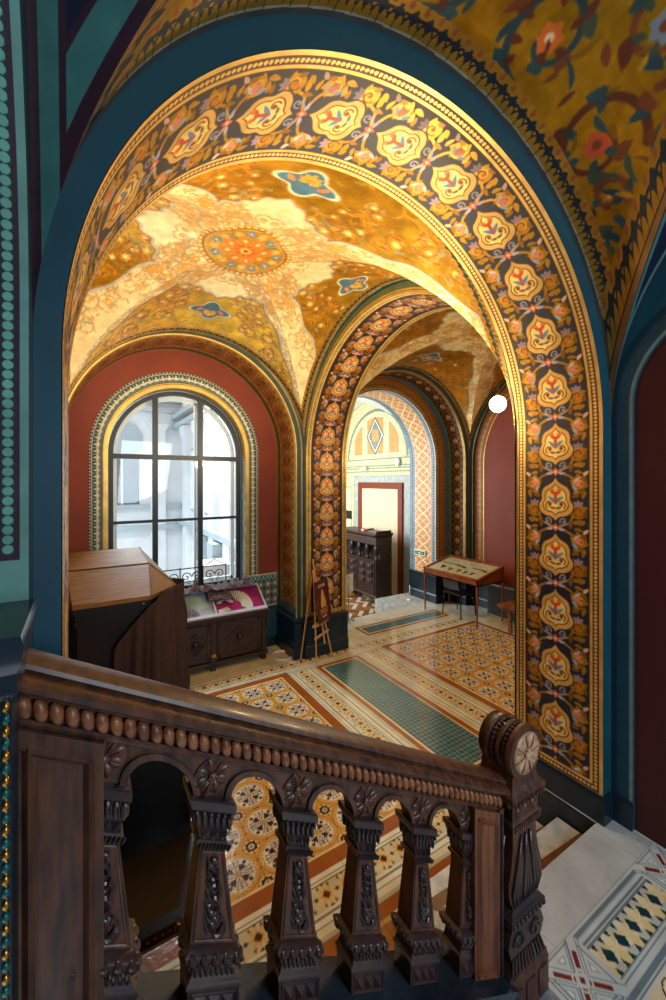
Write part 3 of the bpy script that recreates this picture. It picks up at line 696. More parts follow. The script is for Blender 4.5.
# ------------------------------------------------------------------ rings painted on the wall faces round each arch
def bands(lst, bottom=None, bcol=(11, 38, 52, 0)):
    def f(L, r, eb):
        col = np.empty(L.shape + (4,)); col[:] = lst[-1][1]
        for hi, c in reversed(lst): col[r < hi] = c
        if bottom is not None: col[eb < bottom] = bcol
        return col
    return f
def lb(tile, P, W0, W1, under):
    def f(L, r, eb):
        col = under(L, r, eb); m = (r >= W0) & (r < W1)
        s_ = tile.sample(r - W0, ((L + P / 2) % P) - P / 2, wrapy=True); col[m] = s_[m]; return col
    return f
# middle arch, window-bay face
ring('trim_6', 'x', 2.967, 3.78, 1.78, 1.90, 3.05, 0, bands([(.02, (236, 200, 110, .9)), (.03, (110, 60, 24, .2)), (.045, (236, 200, 110, .9)), (.12, (84, 100, 66, 0))], .62), resr=.008)
# window recess, bay face
ring('trim_7', 'y', 5.597, 1.31, 1.50, 1.62, 3.17, 0, bands([(.02, (236, 200, 110, .9)), (.09, (34, 62, 58, 0)), (.12, (150, 130, 80, .3))], .62), resr=.008)
ring('trim_8', 'y', 6.047, 5.48, 1.72, 1.84, 3.17, 0, bands([(.02, (200, 160, 90, .8)), (.09, (30, 70, 84, 0)), (.12, (110, 100, 70, .3))], .62), resr=.008)
# round the doorway
t_olive = leafband(.18, .09, (150, 116, 52, .4), (120, 76, 34, .1), (186, 146, 76, .4), (176, 104, 56, 0))
ring('trim_9', 'y', 6.477, 5.30, 1.44, 1.90, 3.14, -.3, lb(t_olive, .09, .03, .21, bands([(.02, (36, 54, 84, 0)), (.03, (200, 206, 200, 0)), (.22, (150, 116, 52, .4)), (.27, (150, 60, 24, 0)), (.28, (170, 130, 70, .4)), (.46, (62, 96, 100, 0))], 1.0)), resr=.008)
# window ornament on the red wall
t_orn = leafband(.17, .085, (28, 62, 66, 0), (206, 206, 176, .1), (150, 168, 160, .1), (226, 214, 170, .2))
ring('trim_10', 'y', 6.297, 1.29, 1.02, 1.19, 3.15, .9, lb(t_orn, .085, 0, .17, bands([(.17, NAVY)])), res=.007, resr=.006)
def reveal(L, v, eb):
    col = np.empty(L.shape + (4,)); vv = v - 6.30; col[:] = (196, 150, 70, .7)
    k = np.sin(L * 60) * np.sin(vv * 60 + 2 * np.sin(L * 30)) > .1; col[k] = (110, 92, 56, .4)
    z = eb < 2.1; col[z & ~k] = (150, 172, 166, .1); col[z & k] = (64, 100, 104, 0)
    col[(vv < .015)] = (236, 200, 110, .9); col[(vv > .16)] = (60, 80, 84, 0)
    return col
soffit('trim_11', 'y', 1.29, .968, 3.14, 1.0, 6.30, 6.50, reveal, res=.01)
ring('trim_12', 'y', 6.296, 1.29, .97, 1.02, 3.14, .9, bands([(.05, (226, 184, 96, .9))]), resr=.01)
# red niche of the far bay: stencilled olive border on the red wall
t_sten = leafband(.24, .13, (130, 62, 16, 0), (158, 122, 52, .3), (128, 96, 40, .3), (176, 136, 70, .3))
ring('trim_13', 'x', 7.397, 4.03, 1.67, 1.93, 3.10, .8, lb(t_sten, .13, .02, .26, bands([(.02, (124, 44, 5, 0)), (.26, (146, 108, 46, .3))])), resr=.01)
ring('trim_14', 'x', 7.327, 4.03, 1.93, 2.02, 3.10, 0, bands([(.02, (180, 140, 80, .6)), (.11, (26, 58, 66, 0))], .62), resr=.01)
# stair-hall right niche ring
ring('trim_15', 'x', 3.097, .67, .56, .69, 3.25, .43, bands([(.022, (116, 140, 136, 0)), (.09, (6, 66, 84, 0)), (.13, (10, 44, 60, 0))]), resr=.008)
# big arch face: thin gilt edge, teal face stays wall paint
def left_soffit(L, v, eb):
    d = -.108 - v; col = np.empty(L.shape + (4,)); G = (98, 150, 140, 0); MR = (46, 22, 40, 0)
    per = .42
    d2 = np.abs(((d + .0) % .104))
    col[:] = MR
    col[d2 < .0175] = G; col[(d2 > .0175) & (d2 < .027)] = MR; col[(d2 > .027)] = (24, 42, 54, 0)
    dot = np.hypot(d2 - .0405, ((L / .0235) % 1 - .5) * .0235) < .0107; col[dot] = (104, 168, 152, 0)
    col[(d2 > .054) & (d2 < .064)] = MR; col[(d2 > .064) & (d2 < .086)] = G; col[d2 > .086] = (24, 42, 54, 0)
    zc = eb - 2.47; col[zc < .10] = MR; col[(zc < .085)] = G; col[d < .0175] = G
    return col
soffit('trim_16', 'x', .15, 1.097, 3.15, 0, -.108, -.30, left_soffit, res=.0020, resv=.0014, side='R')

# ------------------------------------------------------------------ skirting and dado mouldings
def dado(name, pts, z0, z1, mt=None, proj=.03):
    """moulded base following a plan polyline (outward = right-hand side)"""
    b = MB()
    prof = [(0, z0), (proj, z0), (proj, z0 + .16), (proj * .55, z0 + .19), (proj * .5, z1 - .07), (proj * .9, z1 - .05), (proj * 1.0, z1 - .02), (0, z1)]
    n = len(prof); P = [Vector(p) for p in pts]; V = []; Fc = []
    for i, p in enumerate(P):
        dirs = []
        if i > 0: dirs.append((P[i] - P[i - 1]).normalized())
        if i < len(P) - 1: dirs.append((P[i + 1] - P[i]).normalized())
        nn = [Vector((d.y, -d.x)) for d in dirs]; m = nn[0] if len(nn) == 1 else (nn[0] + nn[1]) / (1 + nn[0].dot(nn[1]))
        for o, z in prof: V.append((p.x + m.x * o, p.y + m.y * o, z))
    for i in range(len(P) - 1):
        for k in range(n - 1): Fc.append((i * n + k, (i + 1) * n + k, (i + 1) * n + k + 1, i * n + k + 1))
    Fc.append(tuple(range(n))[::-1]); Fc.append(tuple((len(P) - 1) * n + k for k in range(n)))
    return st(b.add(V, Fc).build(name, mt or M['darkteal']))
dado('baseboard_pier', [(2.81, 6.30), (2.81, 5.60), (2.97, 5.60), (2.97, 5.54), (3.72, 5.54)], 0, .62, proj=.045)
dado('baseboard_arch_right', [(2.985, 2.0), (2.985, 1.396)], .0, .42, proj=.015)
dado('baseboard_arch_right', [(2.985, 2.0), (2.985, 1.358), (3.10, 1.358), (3.10, 1.23)], .431, .60, proj=.015)
dado('baseboard_back', [(6.74, 7.32), (6.74, 6.48), (7.20, 6.48), (7.20, 6.05), (7.33, 6.05), (7.33, 5.96), (7.40, 5.96), (7.40, 2.0)], 0, .62, proj=.04)
# light line on the dado of the big arch and the painted tile field right of the window
st(MB().box(2.968, 2.99, 1.396, 2.0, .424, .432).build('trim_17', M['marble']))
def tilefield():
    x = np.arange(2.29, 2.811, .008); z = np.arange(.66, 1.21, .008); X, Z = np.meshgrid(x, z, indexing='ij')
    col = np.empty(X.shape + (4,)); col[:] = (28, 60, 62, 0)
    P = .13; px = ((X - 2.32) % P) - P / 2; pz = ((Z - .70) % P) - P / 2; r = np.hypot(px, pz); th = np.arctan2(pz, px)
    col[(r < .055) & (np.cos(6 * th) > -.3)] = (130, 150, 140, 0); col[r < .02] = (210, 206, 176, 0); col[(np.abs(np.abs(px) + np.abs(pz) - .085) < .01)] = (120, 76, 60, 0)
    col[Z > 1.10] = (34, 92, 104, 0); m = (Z > 1.10) & (np.sin(X * 90) * np.sin(Z * 70) > .1); col[m] = (140, 176, 170, 0); col[(Z > 1.185)] = (206, 200, 160, .1); col[Z < .69] = (150, 170, 156, 0)
    st(surf('trim_18', np.stack([X, 6.294 + 0 * X, Z], -1), col, M['painting']))
tilefield()
st(MB().box(-.18, 2.81, 6.262, 6.30, 0, .62).build('trim_22', M['teal']))
st(MB().box(-.18, 2.81, 6.25, 6.30, 0, .16).build('baseboard_window', M['darkteal']))
st(MB().prism([(2.29, .62), (2.81, .62), (2.81, .66), (2.29, .66)], 'y', 6.26, 6.30).build('trim_19', M['darkteal']))

# ------------------------------------------------------------------ floors
MED = Cv(-.16, .16, -.16, .16, 300, (214, 158, 70, 0))
MED.mir = True
WHT = (222, 214, 192, 0); BLK = (54, 38, 34, 0); YL = (222, 170, 78, 0)
for r_, col in ((.157, (110, 70, 34, 0)), (.153, YL), (.141, (110, 70, 34, 0)), (.138, (232, 190, 104, 0)), (.128, (96, 60, 34, 0)), (.125, WHT)): MED.disc(0, 0, r_, col)
for k in range(4):
    a = k * PI / 2 + PI / 4; ca, sa = math.cos(a), math.sin(a)
    leaf(MED, .030 * ca, .030 * sa, a, .060, .030, BLK, 0)
    for s_ in (1, -1): leaf(MED, .050 * ca, .050 * sa, a + s_ * 1.0, .042, .020, BLK, -.4 * s_)
    leaf(MED, .090 * ca, .090 * sa, a, .030, .030, BLK, 0)
    a2 = k * PI / 2
    leaf(MED, .115 * math.cos(a2), .115 * math.sin(a2), a2 + PI, .060, .013, (90, 66, 50, 0), 0)
    for s_ in (1, -1): MED.stroke(curve([(.03 * math.cos(a2), .03 * math.sin(a2)), (.075 * math.cos(a2 + .26 * s_), .075 * math.sin(a2 + .26 * s_)), (.108 * math.cos(a2 + .34 * s_), .108 * math.sin(a2 + .34 * s_)), (.100 * math.cos(a2 + .12 * s_), .100 * math.sin(a2 + .12 * s_))], 5), .0055, (100, 78, 60, 0))
MED.disc(0, 0, .024, (120, 80, 44, 0)); MED.disc(0, 0, .018, (226, 186, 110, 0)); MED.disc(0, 0, .008, (120, 80, 44, 0))
for sy in (1, -1):
    MED.disc(.16, sy * .16, .064, (110, 70, 34, 0)); MED.disc(.16, sy * .16, .060, (232, 196, 120, 0)); flower(MED, .16, sy * .16, .052, BLK, WHT, 8); MED.disc(.16, sy * .16, .022, WHT); MED.disc(.16, sy * .16, .010, BLK)
MED.stroke([(.1595, -.16), (.1595, .16)], .003, (130, 92, 48, 0)); MED.stroke([(-.16, .1595), (.16, .1595)], .003, (130, 92, 48, 0))
STAR = Cv(-.08, .08, -.08, .08, 300, (206, 196, 160, 0)); STAR.mir = True
for k in range(8):
    a = k * PI / 4; STAR.poly([(0.02 * math.cos(a - .8), .02 * math.sin(a - .8)), (.078 * math.cos(a), .078 * math.sin(a)), (.02 * math.cos(a + .8), .02 * math.sin(a + .8))], (224, 172, 84, 0))
STAR.poly([(0, -.03), (.03, 0), (0, .03), (-.03, 0)], (66, 44, 30, 0))
for sx, sy in ((0, .078), (0, -.078), (.078, 0)): STAR.poly([(sx - .016, sy), (sx, sy - .016), (sx + .016, sy), (sx, sy + .016)], (74, 54, 36, 0))
for sy in (1, -1): STAR.poly([(.03, sy * .045), (.052, sy * .06), (.035, sy * .075)], (74, 54, 36, 0))
BRICK = (150, 84, 34, 0); CR = (226, 206, 150, 0)
def hall_floor(x0, x1, y0, y1, res, name='floor'):
    X, Y = np.meshgrid(np.arange(x0, x1 + res / 2, res), np.arange(y0, y1 + res / 2, res), indexing='ij')
    col = np.empty(X.shape + (4,)); col[:] = (206, 194, 156, 0)
    def stripes(q, along, m):
        for hi, c in ((.235, (176, 178, 150, 0)), (.205, (214, 206, 176, 0)), (.165, (128, 140, 122, 0)), (.15, (226, 220, 196, 0)), (.115, (120, 132, 116, 0)), (.10, (224, 216, 186, 0)), (.086, (96, 92, 70, 0))):
            k = m & (q < hi); col[k] = c
        k = m & (q < .08); return k
    for xc in (2.69, 3.97):
        k = stripes(np.abs(X - xc), Y, (Y > 2.2) & (Y < 5.55)); s_ = STAR.sample(X - xc, ((Y - 5.09) % .16) - .08, True, True); col[k] = s_[k]
    for yc, ma in ((5.46, X < 6.5), (2.31, X > -9)):
        k = stripes(np.abs(Y - yc), X, ma & (np.abs(Y - yc) < .235)); s_ = STAR.sample(((X - .03) % .16) - .08, Y - yc, True, True); col[k] = s_[k]
    def frame(xa, xb, ya, yb, wb, line=.022):
        m = (X > xa - wb) & (X < xb + wb) & (Y > ya - wb) & (Y < yb + wb); col[m] = BRICK
        m = (X > xa - line) & (X < xb + line) & (Y > ya - line) & (Y < yb + line); col[m] = CR
        return (X > xa) & (X < xb) & (Y > ya) & (Y < yb)
    m = frame(.13, 2.37, 2.59, 5.15, .13); s_ = MED.sample(((X - 2.37) % .32) - .16, ((Y - 5.15) % .32) - .16, True, True); col[m] = s_[m]
    m = frame(4.34, 6.42, 2.60, 5.16, .12); s_ = MED.sample(((X - 4.34) % .32) - .16, ((Y - 5.16) % .32) - .16, True, True); col[m] = s_[m]
    def tealp(m):
        P = .056; i = np.floor((X + Y) / P); j = np.floor((X - Y) / P); ck = (i + j) % 2 < 1
        col[m] = (98, 128, 128, 0); col[m & ck] = (58, 88, 94, 0)
    tealp(frame(3.03, 3.61, 2.62, 5.13, .085)); tealp(frame(4.40, 6.30, 5.84, 6.12, .08))
    col[(Y < 2.075)] = BRICK; col[(Y < 1.99)] = (190, 150, 80, 0); col[(Y < 1.96)] = (150, 96, 40, 0)
    mm = (Y > 6.22) | (X > 6.52) & (Y > 5.4); n = noise2(X, Y, 6, 4)[..., None]; col[mm] = (np.array((206, 204, 188, 0)) * (1 + .06 * n))[mm]
    g = (np.minimum(np.abs((X / .16) % 1 - .5), 1) > .494); col[g & ~mm] *= .86
    st(surf(name, np.stack([X, Y, 0 * X], -1), col, M['tiles']))
hall_floor(-.6, 7.5, 1.0, 6.65, .0088)
bslab('floor_slab', -.6, 7.5, 1.0, 6.65, -.35, -.004, M['marble'])
def parquet():
    res = .014; X, Y = np.meshgrid(np.arange(3.0, 7.11, res), np.arange(6.65, 12.0, res), indexing='ij')
    w_ = .11; col = np.empty(X.shape + (4,)); u = (X + Y) / 2 ** .5; v = (X - Y) / 2 ** .5
    i = np.floor(u / w_).astype(int); j = np.floor(v / w_).astype(int)
    # herringbone of oak and pale strips
    k = (i - j) % 6; hor = k < 3
    idx = np.where(hor, j, i); pal = np.array([(150, 98, 56, 0), (112, 66, 36, 0), (206, 196, 176, 0), (160, 110, 66, 0), (126, 78, 44, 0)], float)
    col[:] = pal[(idx * 7 + (idx // 3)) % 5]
    e = np.minimum(np.minimum((u / w_) % 1, 1 - (u / w_) % 1), 1); f = np.minimum((v / w_) % 1, 1 - (v / w_) % 1)
    col[(np.where(hor, f, e) < .05)] = (80, 46, 26, 0)
    st(surf('floor_far_room', np.stack([X, Y, -.3 + 0 * X], -1), col, M['tiles']))
parquet()
bslab('floor_slab_far_room', 3.0, 7.1, 6.66, 12.0, -.6, -.304, M['marble'])
bslab('floor_threshold', 5.78, 7.1, 6.65, 7.46, -.35, -.001, M['marble'])

# next room: painted wall, vault
def farwall():
    res = .016; Y, Z = np.meshgrid(np.arange(7.3, 12.0, res), np.arange(-.3, 5.2, res), indexing='ij')
    col = np.empty(Y.shape + (4,)); col[:] = (216, 208, 160, 0); SG = (120, 142, 128, 0); OR = (214, 160, 96, 0)
    def rect(a, b, c_, d, k): m = (Y > a) & (Y < b) & (Z > c_) & (Z < d); col[m] = k
    for y0 in (10.35, 11.15):
        rect(y0 - .03, y0 + .63, .75, 2.55, (150, 164, 130, 0)); rect(y0, y0 + .6, .78, 2.52, (196, 198, 156, 0)); rect(y0 + .04, y0 + .56, .82, 2.48, (238, 230, 200, 0))
        m = np.abs(Y - y0 - .3) + np.abs(Z - 1.7) * .6 < .12; col[m] = (226, 206, 184, 0)
    rect(7.0, 12, 2.97, 3.34, (206, 208, 164, 0)); 
    for z in (2.97, 3.07, 3.14, 3.32): rect(7.0, 12, z, z + .03, SG)
    rect(7.7, 10.2, -.3, 2.88, (150, 164, 160, 0)); rect(7.73, 10.17, -.3, 2.84, (170, 180, 176, 0))
    # lunette over the door
    yc, zc = 9.14, 3.38; rr = np.hypot(Y - yc, Z - zc); up = Z > zc
    col[up & (rr < 1.38)] = SG; col[up & (rr < 1.30)] = (206, 208, 164, 0)
    for a, b in ((-.42, .42), (.56, 1.05), (-1.05, -.56)):
        m = up & (rr < 1.19) & (Y - yc > a) & (Y - yc < b) & (Z > zc + .06); col[m] = (240, 226, 190, 0)
        m = up & (rr < 1.15) & (Y - yc > a + .04) & (Y - yc < b - .04) & (Z > zc + .10); col[m] = OR
    d = np.abs(Y - yc) / .40 + np.abs(Z - zc - .62) / .56
    for k, c_ in ((1.0, (44, 66, 84, 0)), (.88, (240, 232, 206, 0)), (.74, (44, 66, 84, 0)), (.66, (120, 150, 150, 0))): col[d < k] = c_
    m = (np.abs(Y - yc) < .15) & (np.abs(Z - zc - .62) < .17); col[m] = OR
    st(surf('wall_far_room_painting', np.stack([7.096 + 0 * Y, Y, Z], -1), col, M['painting'], flip=True))
farwall()
def plain_cell(s_, t, e, g, sg):
    col = np.empty(s_.shape + (4,)); col[:] = (228, 232, 222, 0)
    col[(e > .06) & (e < .09)] = (140, 160, 160, 0); col[(g > .10) & (g < .125)] = (170, 184, 180, 0)
    k = (np.sin(s_ * 14 + 3 * np.sin(t * 9)) * np.sin(t * 15 + 2 * np.sin(s_ * 8)) > .72) & (g > .16) & (e > .14); col[k] = (206, 200, 150, .1)
    return col
vault('ceiling_far_room', 5.05, 9.3, 2.05, 2.0, 3.25, 1.5, 1.75, plain_cell, plain_cell, 120, 60)

# ------------------------------------------------------------------ landing, stairs
def landing():
    res = .0062; X, Y = np.meshgrid(np.arange(1.50, 3.11, res), np.arange(-.6, 1.3941, res), indexing='ij')
    col = np.empty(X.shape + (4,)); n = noise2(X, Y, 5, 8); n2 = noise2(X, Y, 60, 9) * noise2(X, Y, 45, 3)
    base = np.array((168, 176, 178, 0)) * np.ones(X.shape + (1,)); col[:] = base * (1 + .06 * n + .10 * n2)[..., None]
    col[X < 1.88] = (np.array((128, 134, 138, 0)) * (1 + .35 * n2 + .1 * n)[..., None])[X < 1.88]
    m = (Y > 1.12); col[m] = (base * (1 + .06 * n + .10 * n2)[..., None])[m]
    W_ = (178, 190, 192, 0); G_ = (98, 118, 130, 0); DB = (26, 52, 66, 0); DG = (20, 62, 54, 0); YE = (204, 190, 134, 0); CM = (206, 202, 172, 0); GY = (176, 180, 170, 0); RD = (112, 34, 30, 0)
    x0, x1, y1 = 1.84, 3.085, 1.123; y0 = -.6
    ins = (X > x0) & (Y < y1); col[ins] = W_
    def strip(q, sel):   # q = distance inwards from the outer edge of a border .088 wide
        for lo, hi, c in ((0, .004, (80, 92, 100, 0)), (.012, .034, G_), (.034, .037, (150, 160, 164, 0)), (.060, .068, G_), (.078, .088, G_)):
            k = sel & (q >= lo) & (q < hi); col[k] = c
    strip(y1 - Y, ins & (y1 - Y < .088)); strip(Y - .812, ins & (Y - .812 < .088) & (Y > .812))
    # rhomb band
    bnd = ins & (Y > .90) & (Y < 1.035) & (X > 2.13) & (X < 2.80); P = .125; a = ((X - 2.13) / P) % 1 - .5; h = (Y - .9675) / .0675
    rh = np.abs(a) / .27 + np.abs(h) / .62 < 1; tri = (np.abs(np.abs(a) - .5) < .16 * (1 - (1 - np.abs(h)) / .55)) & (np.abs(h) > .45)
    side = ((np.floor((np.arctan2(h * .9, (np.abs(a) - .5) * 1.3)) / (PI / 6)) % 2) == 0)
    cc = np.where(side[..., None], np.array(YE), np.array(CM)); cc = np.where((np.abs(h) > .80 - .9 * (.5 - np.abs(a)))[..., None] & (np.abs(a) < .36)[..., None], np.array(GY), cc)
    cc = np.where(rh[..., None], np.array(DB), cc); tr2 = (np.abs(np.abs(a) - .26) < .12 * (np.abs(h) - .52) / .48) & (np.abs(h) > .52); cc = np.where(tr2[..., None], np.array(DG), cc)
    col[bnd] = cc[bnd]
    # corner crosses of red bars between nested triangles
    for cx, cyy in ((1.975, .985), (2.95, .985)):
        a = X - cx; b_ = Y - cyy; sq = (np.abs(a) < .155) & (np.abs(b_) < .138); col[sq] = W_
        m_ = np.maximum(np.abs(a), np.abs(b_)); df = np.abs(np.abs(a) - np.abs(b_))
        for lo, hi in ((.125, .132), (.108, .112), ): col[sq & (m_ > lo) & (m_ < hi) & (df > .035)] = G_
        for lo, hi in ((.030, .037), (.048, .054)): col[sq & (df > lo) & (df < hi) & (m_ > .035)] = G_
        t = np.minimum(m_ * 1.0 - .0, 9); k = sq & (df > .07) & (m_ > .075) & (m_ < .105); col[k] = (150, 166, 172, 0); k = sq & (df > .082) & (m_ > .085) & (m_ < .1); col[k] = (212, 216, 212, 0)
        q1 = (a + b_) / 2 ** .5; q2 = (a - b_) / 2 ** .5
        for p, q in ((q1, q2), (q2, q1)):
            col[sq & (np.abs(q) < .012) & (np.abs(p) > .048) & (np.abs(p) < .125)] = RD
            col[sq & (np.abs(q) < .010) & (np.abs(p) > .030) & (np.abs(p) < .038)] = RD
        col[sq & (np.abs(q1) < .013) & (np.abs(q2) < .013)] = RD
    # inner field of scrolled circles
    k2 = ins & (Y < .80) & (X > 2.02); col[k2] = (196, 188, 156, 0); px = ((X - 2.04) % .17) - .085; py = ((Y - .795) % .17) - .085; r = np.hypot(px, py)
    col[k2 & (r < .082)] = (34, 34, 36, 0); col[k2 & (r < .074)] = (206, 196, 158, 0); col[k2 & (r < .056)] = (34, 34, 36, 0); col[k2 & (r < .05)] = (214, 208, 184, 0); col[k2 & (r < .02)] = (40, 34, 34, 0)
    ed = ins & (Y < .85) & (X < 2.02); col[ed] = W_; strip(X - 1.90, ed & (X > 1.90) & (X < 1.99)); col[ed & (X < 1.90)] = (np.array((128, 134, 138, 0)) * (1 + .35 * n2 + .1 * n)[..., None])[ed & (X < 1.90)]
    joint = (np.abs(((Y - .02) % .55) - .0) < .004) & (Y > 1.12) | (Y > 1.12) & (np.abs(((X - 2.0) % .9)) < .004); col[joint] = (150, 156, 156, 0)
    st(surf('floor_landing', np.stack([X, Y, .431 + 0 * X], -1), col, M['tiles']))
landing()
bslab('floor_landing_slab', 1.50, 3.31, -2.6, 1.392, .24, .4285, M['marble'])
RISE, RUN = .1437, .264
stc = empty('staircase', (2.3, 1.394, 0), label='short marble flight of two steps going down through the painted arch', cat='stairs')
def W(o, root):
    o.parent = root; o.matrix_parent_inverse = Matrix.Translation(-root.location); return o
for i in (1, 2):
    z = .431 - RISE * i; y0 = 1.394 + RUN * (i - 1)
    b = MB(); b.box(1.78, 2.965, y0 - .02, y0 + RUN, z - .035, z, .006)
    W(b.build('tread', M['marble']), stc)
    b = MB(); b.box(1.785, 2.96, y0 - .02, y0 + RUN - .02, z - RISE, z - .036); W(b.build('riser', M['marblebrown']), stc)
    b = MB(); b.prism([(1.80, y0 + .002), (2.955, y0 + .002), (2.955, y0 + .10), (2.5, y0 + .13), (1.80, y0 + .17)], 'z', z, z + .0025)  # thin brown patch laid over the back of the tread
    tag(W(b.build('brown_patch', M['marblebrown']), stc), 'brown patch along the back of the tread')
b = MB(); b.prism([(1.36, .0), (1.95, .0), (1.95, .06), (1.36, .44)], 'x', 1.66, 1.775); W(b.build('curb', M['marble']), stc)
def upper():
    b = MB()
    for i in range(6):
        z = .431 + RISE * (i + 1); x1 = 1.57 - RUN * i
        b.box(max(x1 - RUN - .02, -.10), x1, -1.2, 1.02, z - RISE - .02, z)
    return b
us = empty('upper_staircase', (.5, 0, .4), label='upper marble flight beside the oak balustrade where the viewer stands', cat='stairs')
W(upper().build('steps', M['marble']), us)

# ------------------------------------------------------------------ oak balustrade
K = .544; ZR0 = 1.466 + K * 1.54; YC = 1.155
def ztop(x): return ZR0 - K * x
bal = empty('stair_balustrade', (.7, YC, .7), label='dark carved oak balustrade sloping down to the right in the foreground', cat='balustrade')
def rail_sweep(half, x0, x1):
    pts = [(YC - y, -s) for y, s in half] + [(YC + y, -s) for y, s in reversed(half)]
    b = MB(); b.prism(pts, 'x', x0, x1); b.map(lambda x, y, z: (x, y, z + ztop(x))); return b
top = [(.012, .0), (.032, .003), (.046, .010), (.050, .020), (.044, .028), (.056, .032), (.070, .038), (.078, .048), (.076, .060), (.066, .069), (.050, .073), (.050, .080), (.040, .084)]
W(rail_sweep(top, -.125, 1.60).build('handrail', M['wood'], auto=True), bal)
W(rail_sweep([(.034, .082), (.034, .132), (.046, .132), (.052, .138), (.050, .146), (.030, .150)], -.125, 1.56).build('frieze', M['wood'], auto=True), bal)
b = MB()
for sy in (-1, 1):
    b = MB()
    for i in range(56):
        x = -.105 + .0298 * i
        if x > 1.55: break
        b.lathe([(.004, -.1305), (.0105, -.127), (.0138, -.118), (.0146, -.107), (.0138, -.096), (.0105, -.087), (.004, -.0835)], 10, (x, YC + sy * .044, 0))
    b.tube([(-.11, YC + sy * .034, -.107), (1.55, YC + sy * .034, -.107)], .012, 6)
    b.map(lambda x, y, z: (x, y, z + ztop(x)))
    tag(W(b.build('bead_moulding', M['woodlight'], smooth=True), bal), 'row of polished turned beads under the handrail')
BX = [.047 + .262 * i for i in range(6)]
# arcade board
def arcade():
    b = MB()
    for i in range(5):
        xa, xb = BX[i], BX[i + 1]; xm = (xa + xb) / 2; R = .080; n = 20
        arc = [(xm - R * math.cos(PI * k / n), -.262 + R * math.sin(PI * k / n)) for k in range(n + 1)]
        b.prism([(xa, -.262)] + arc + [(xb, -.262), (xb, -.148), (xa, -.148)], 'y', YC - .024, YC + .024)
        for rr, y0 in ((.080, .031), ):
            o = [(xm - (R + .016) * math.cos(PI * k / n), -.262 + (R + .016) * math.sin(PI * k / n)) for k in range(n + 1)]
            for k in range(n):
                b.prism([arc[k], o[k], o[k + 1], arc[k + 1]], 'y', YC - .033, YC - .024)
    b.map(lambda x, y, z: (x, y, z + ztop(x))); return b
W(arcade().build('arcade_panel', M['wood']), bal)
# rosettes
def rosette_mb(R, n=8, sq=1.0, depth=.012, disc=0):
    b = MB()
    if disc: b.lathe([(R * .98, -.003), (R * .98, .006)], 28, (0, 0, 0), 'y')
    for k in range(n):
        a = 2 * PI * k / n + .2; c_ = math.cos(a); s_ = math.sin(a)
        m = MB().ell((R * .60, 0, 0), (R * .42, depth * .75, R * .30), 8, 6)
        m.map(lambda x, y, z: (x * c_ - z * s_, y, x * s_ + z * c_)); b.add(m.v, m.f)
        m = MB().tube([(R * .3, -depth * .8, 0), (R * .6, -depth * 1.15, 0), (R * .93, -depth * .7, 0)], [R * .02, R * .05, R * .03], 5)
        m.map(lambda x, y, z: (x * c_ - z * s_, y, x * s_ + z * c_)); b.add(m.v, m.f)
    b.ell((0, -depth * .4, 0), (R * .26, depth, R * .26), 10, 6)
    for k in range(6):
        a = 2 * PI * k / 6; b.ell((R * .2 * math.cos(a), -depth * .9, R * .2 * math.sin(a)), (R * .07, depth * .4, R * .07), 6, 4)
    return b
rm = rosette_mb(.052, 8, depth=.010, disc=1)
for i, x in enumerate(BX):
    o = rm.build('rosette', M['wood'], auto=True) if i == 0 else o0.copy()
    if i == 0: o0 = o
    else: C.objects.link(o)
    o.parent = bal; o.matrix_parent_inverse = Matrix.Translation(-bal.location); o.location = (x, YC - .026, ztop(x) - .203)
def sh(b): return b.shear(K)
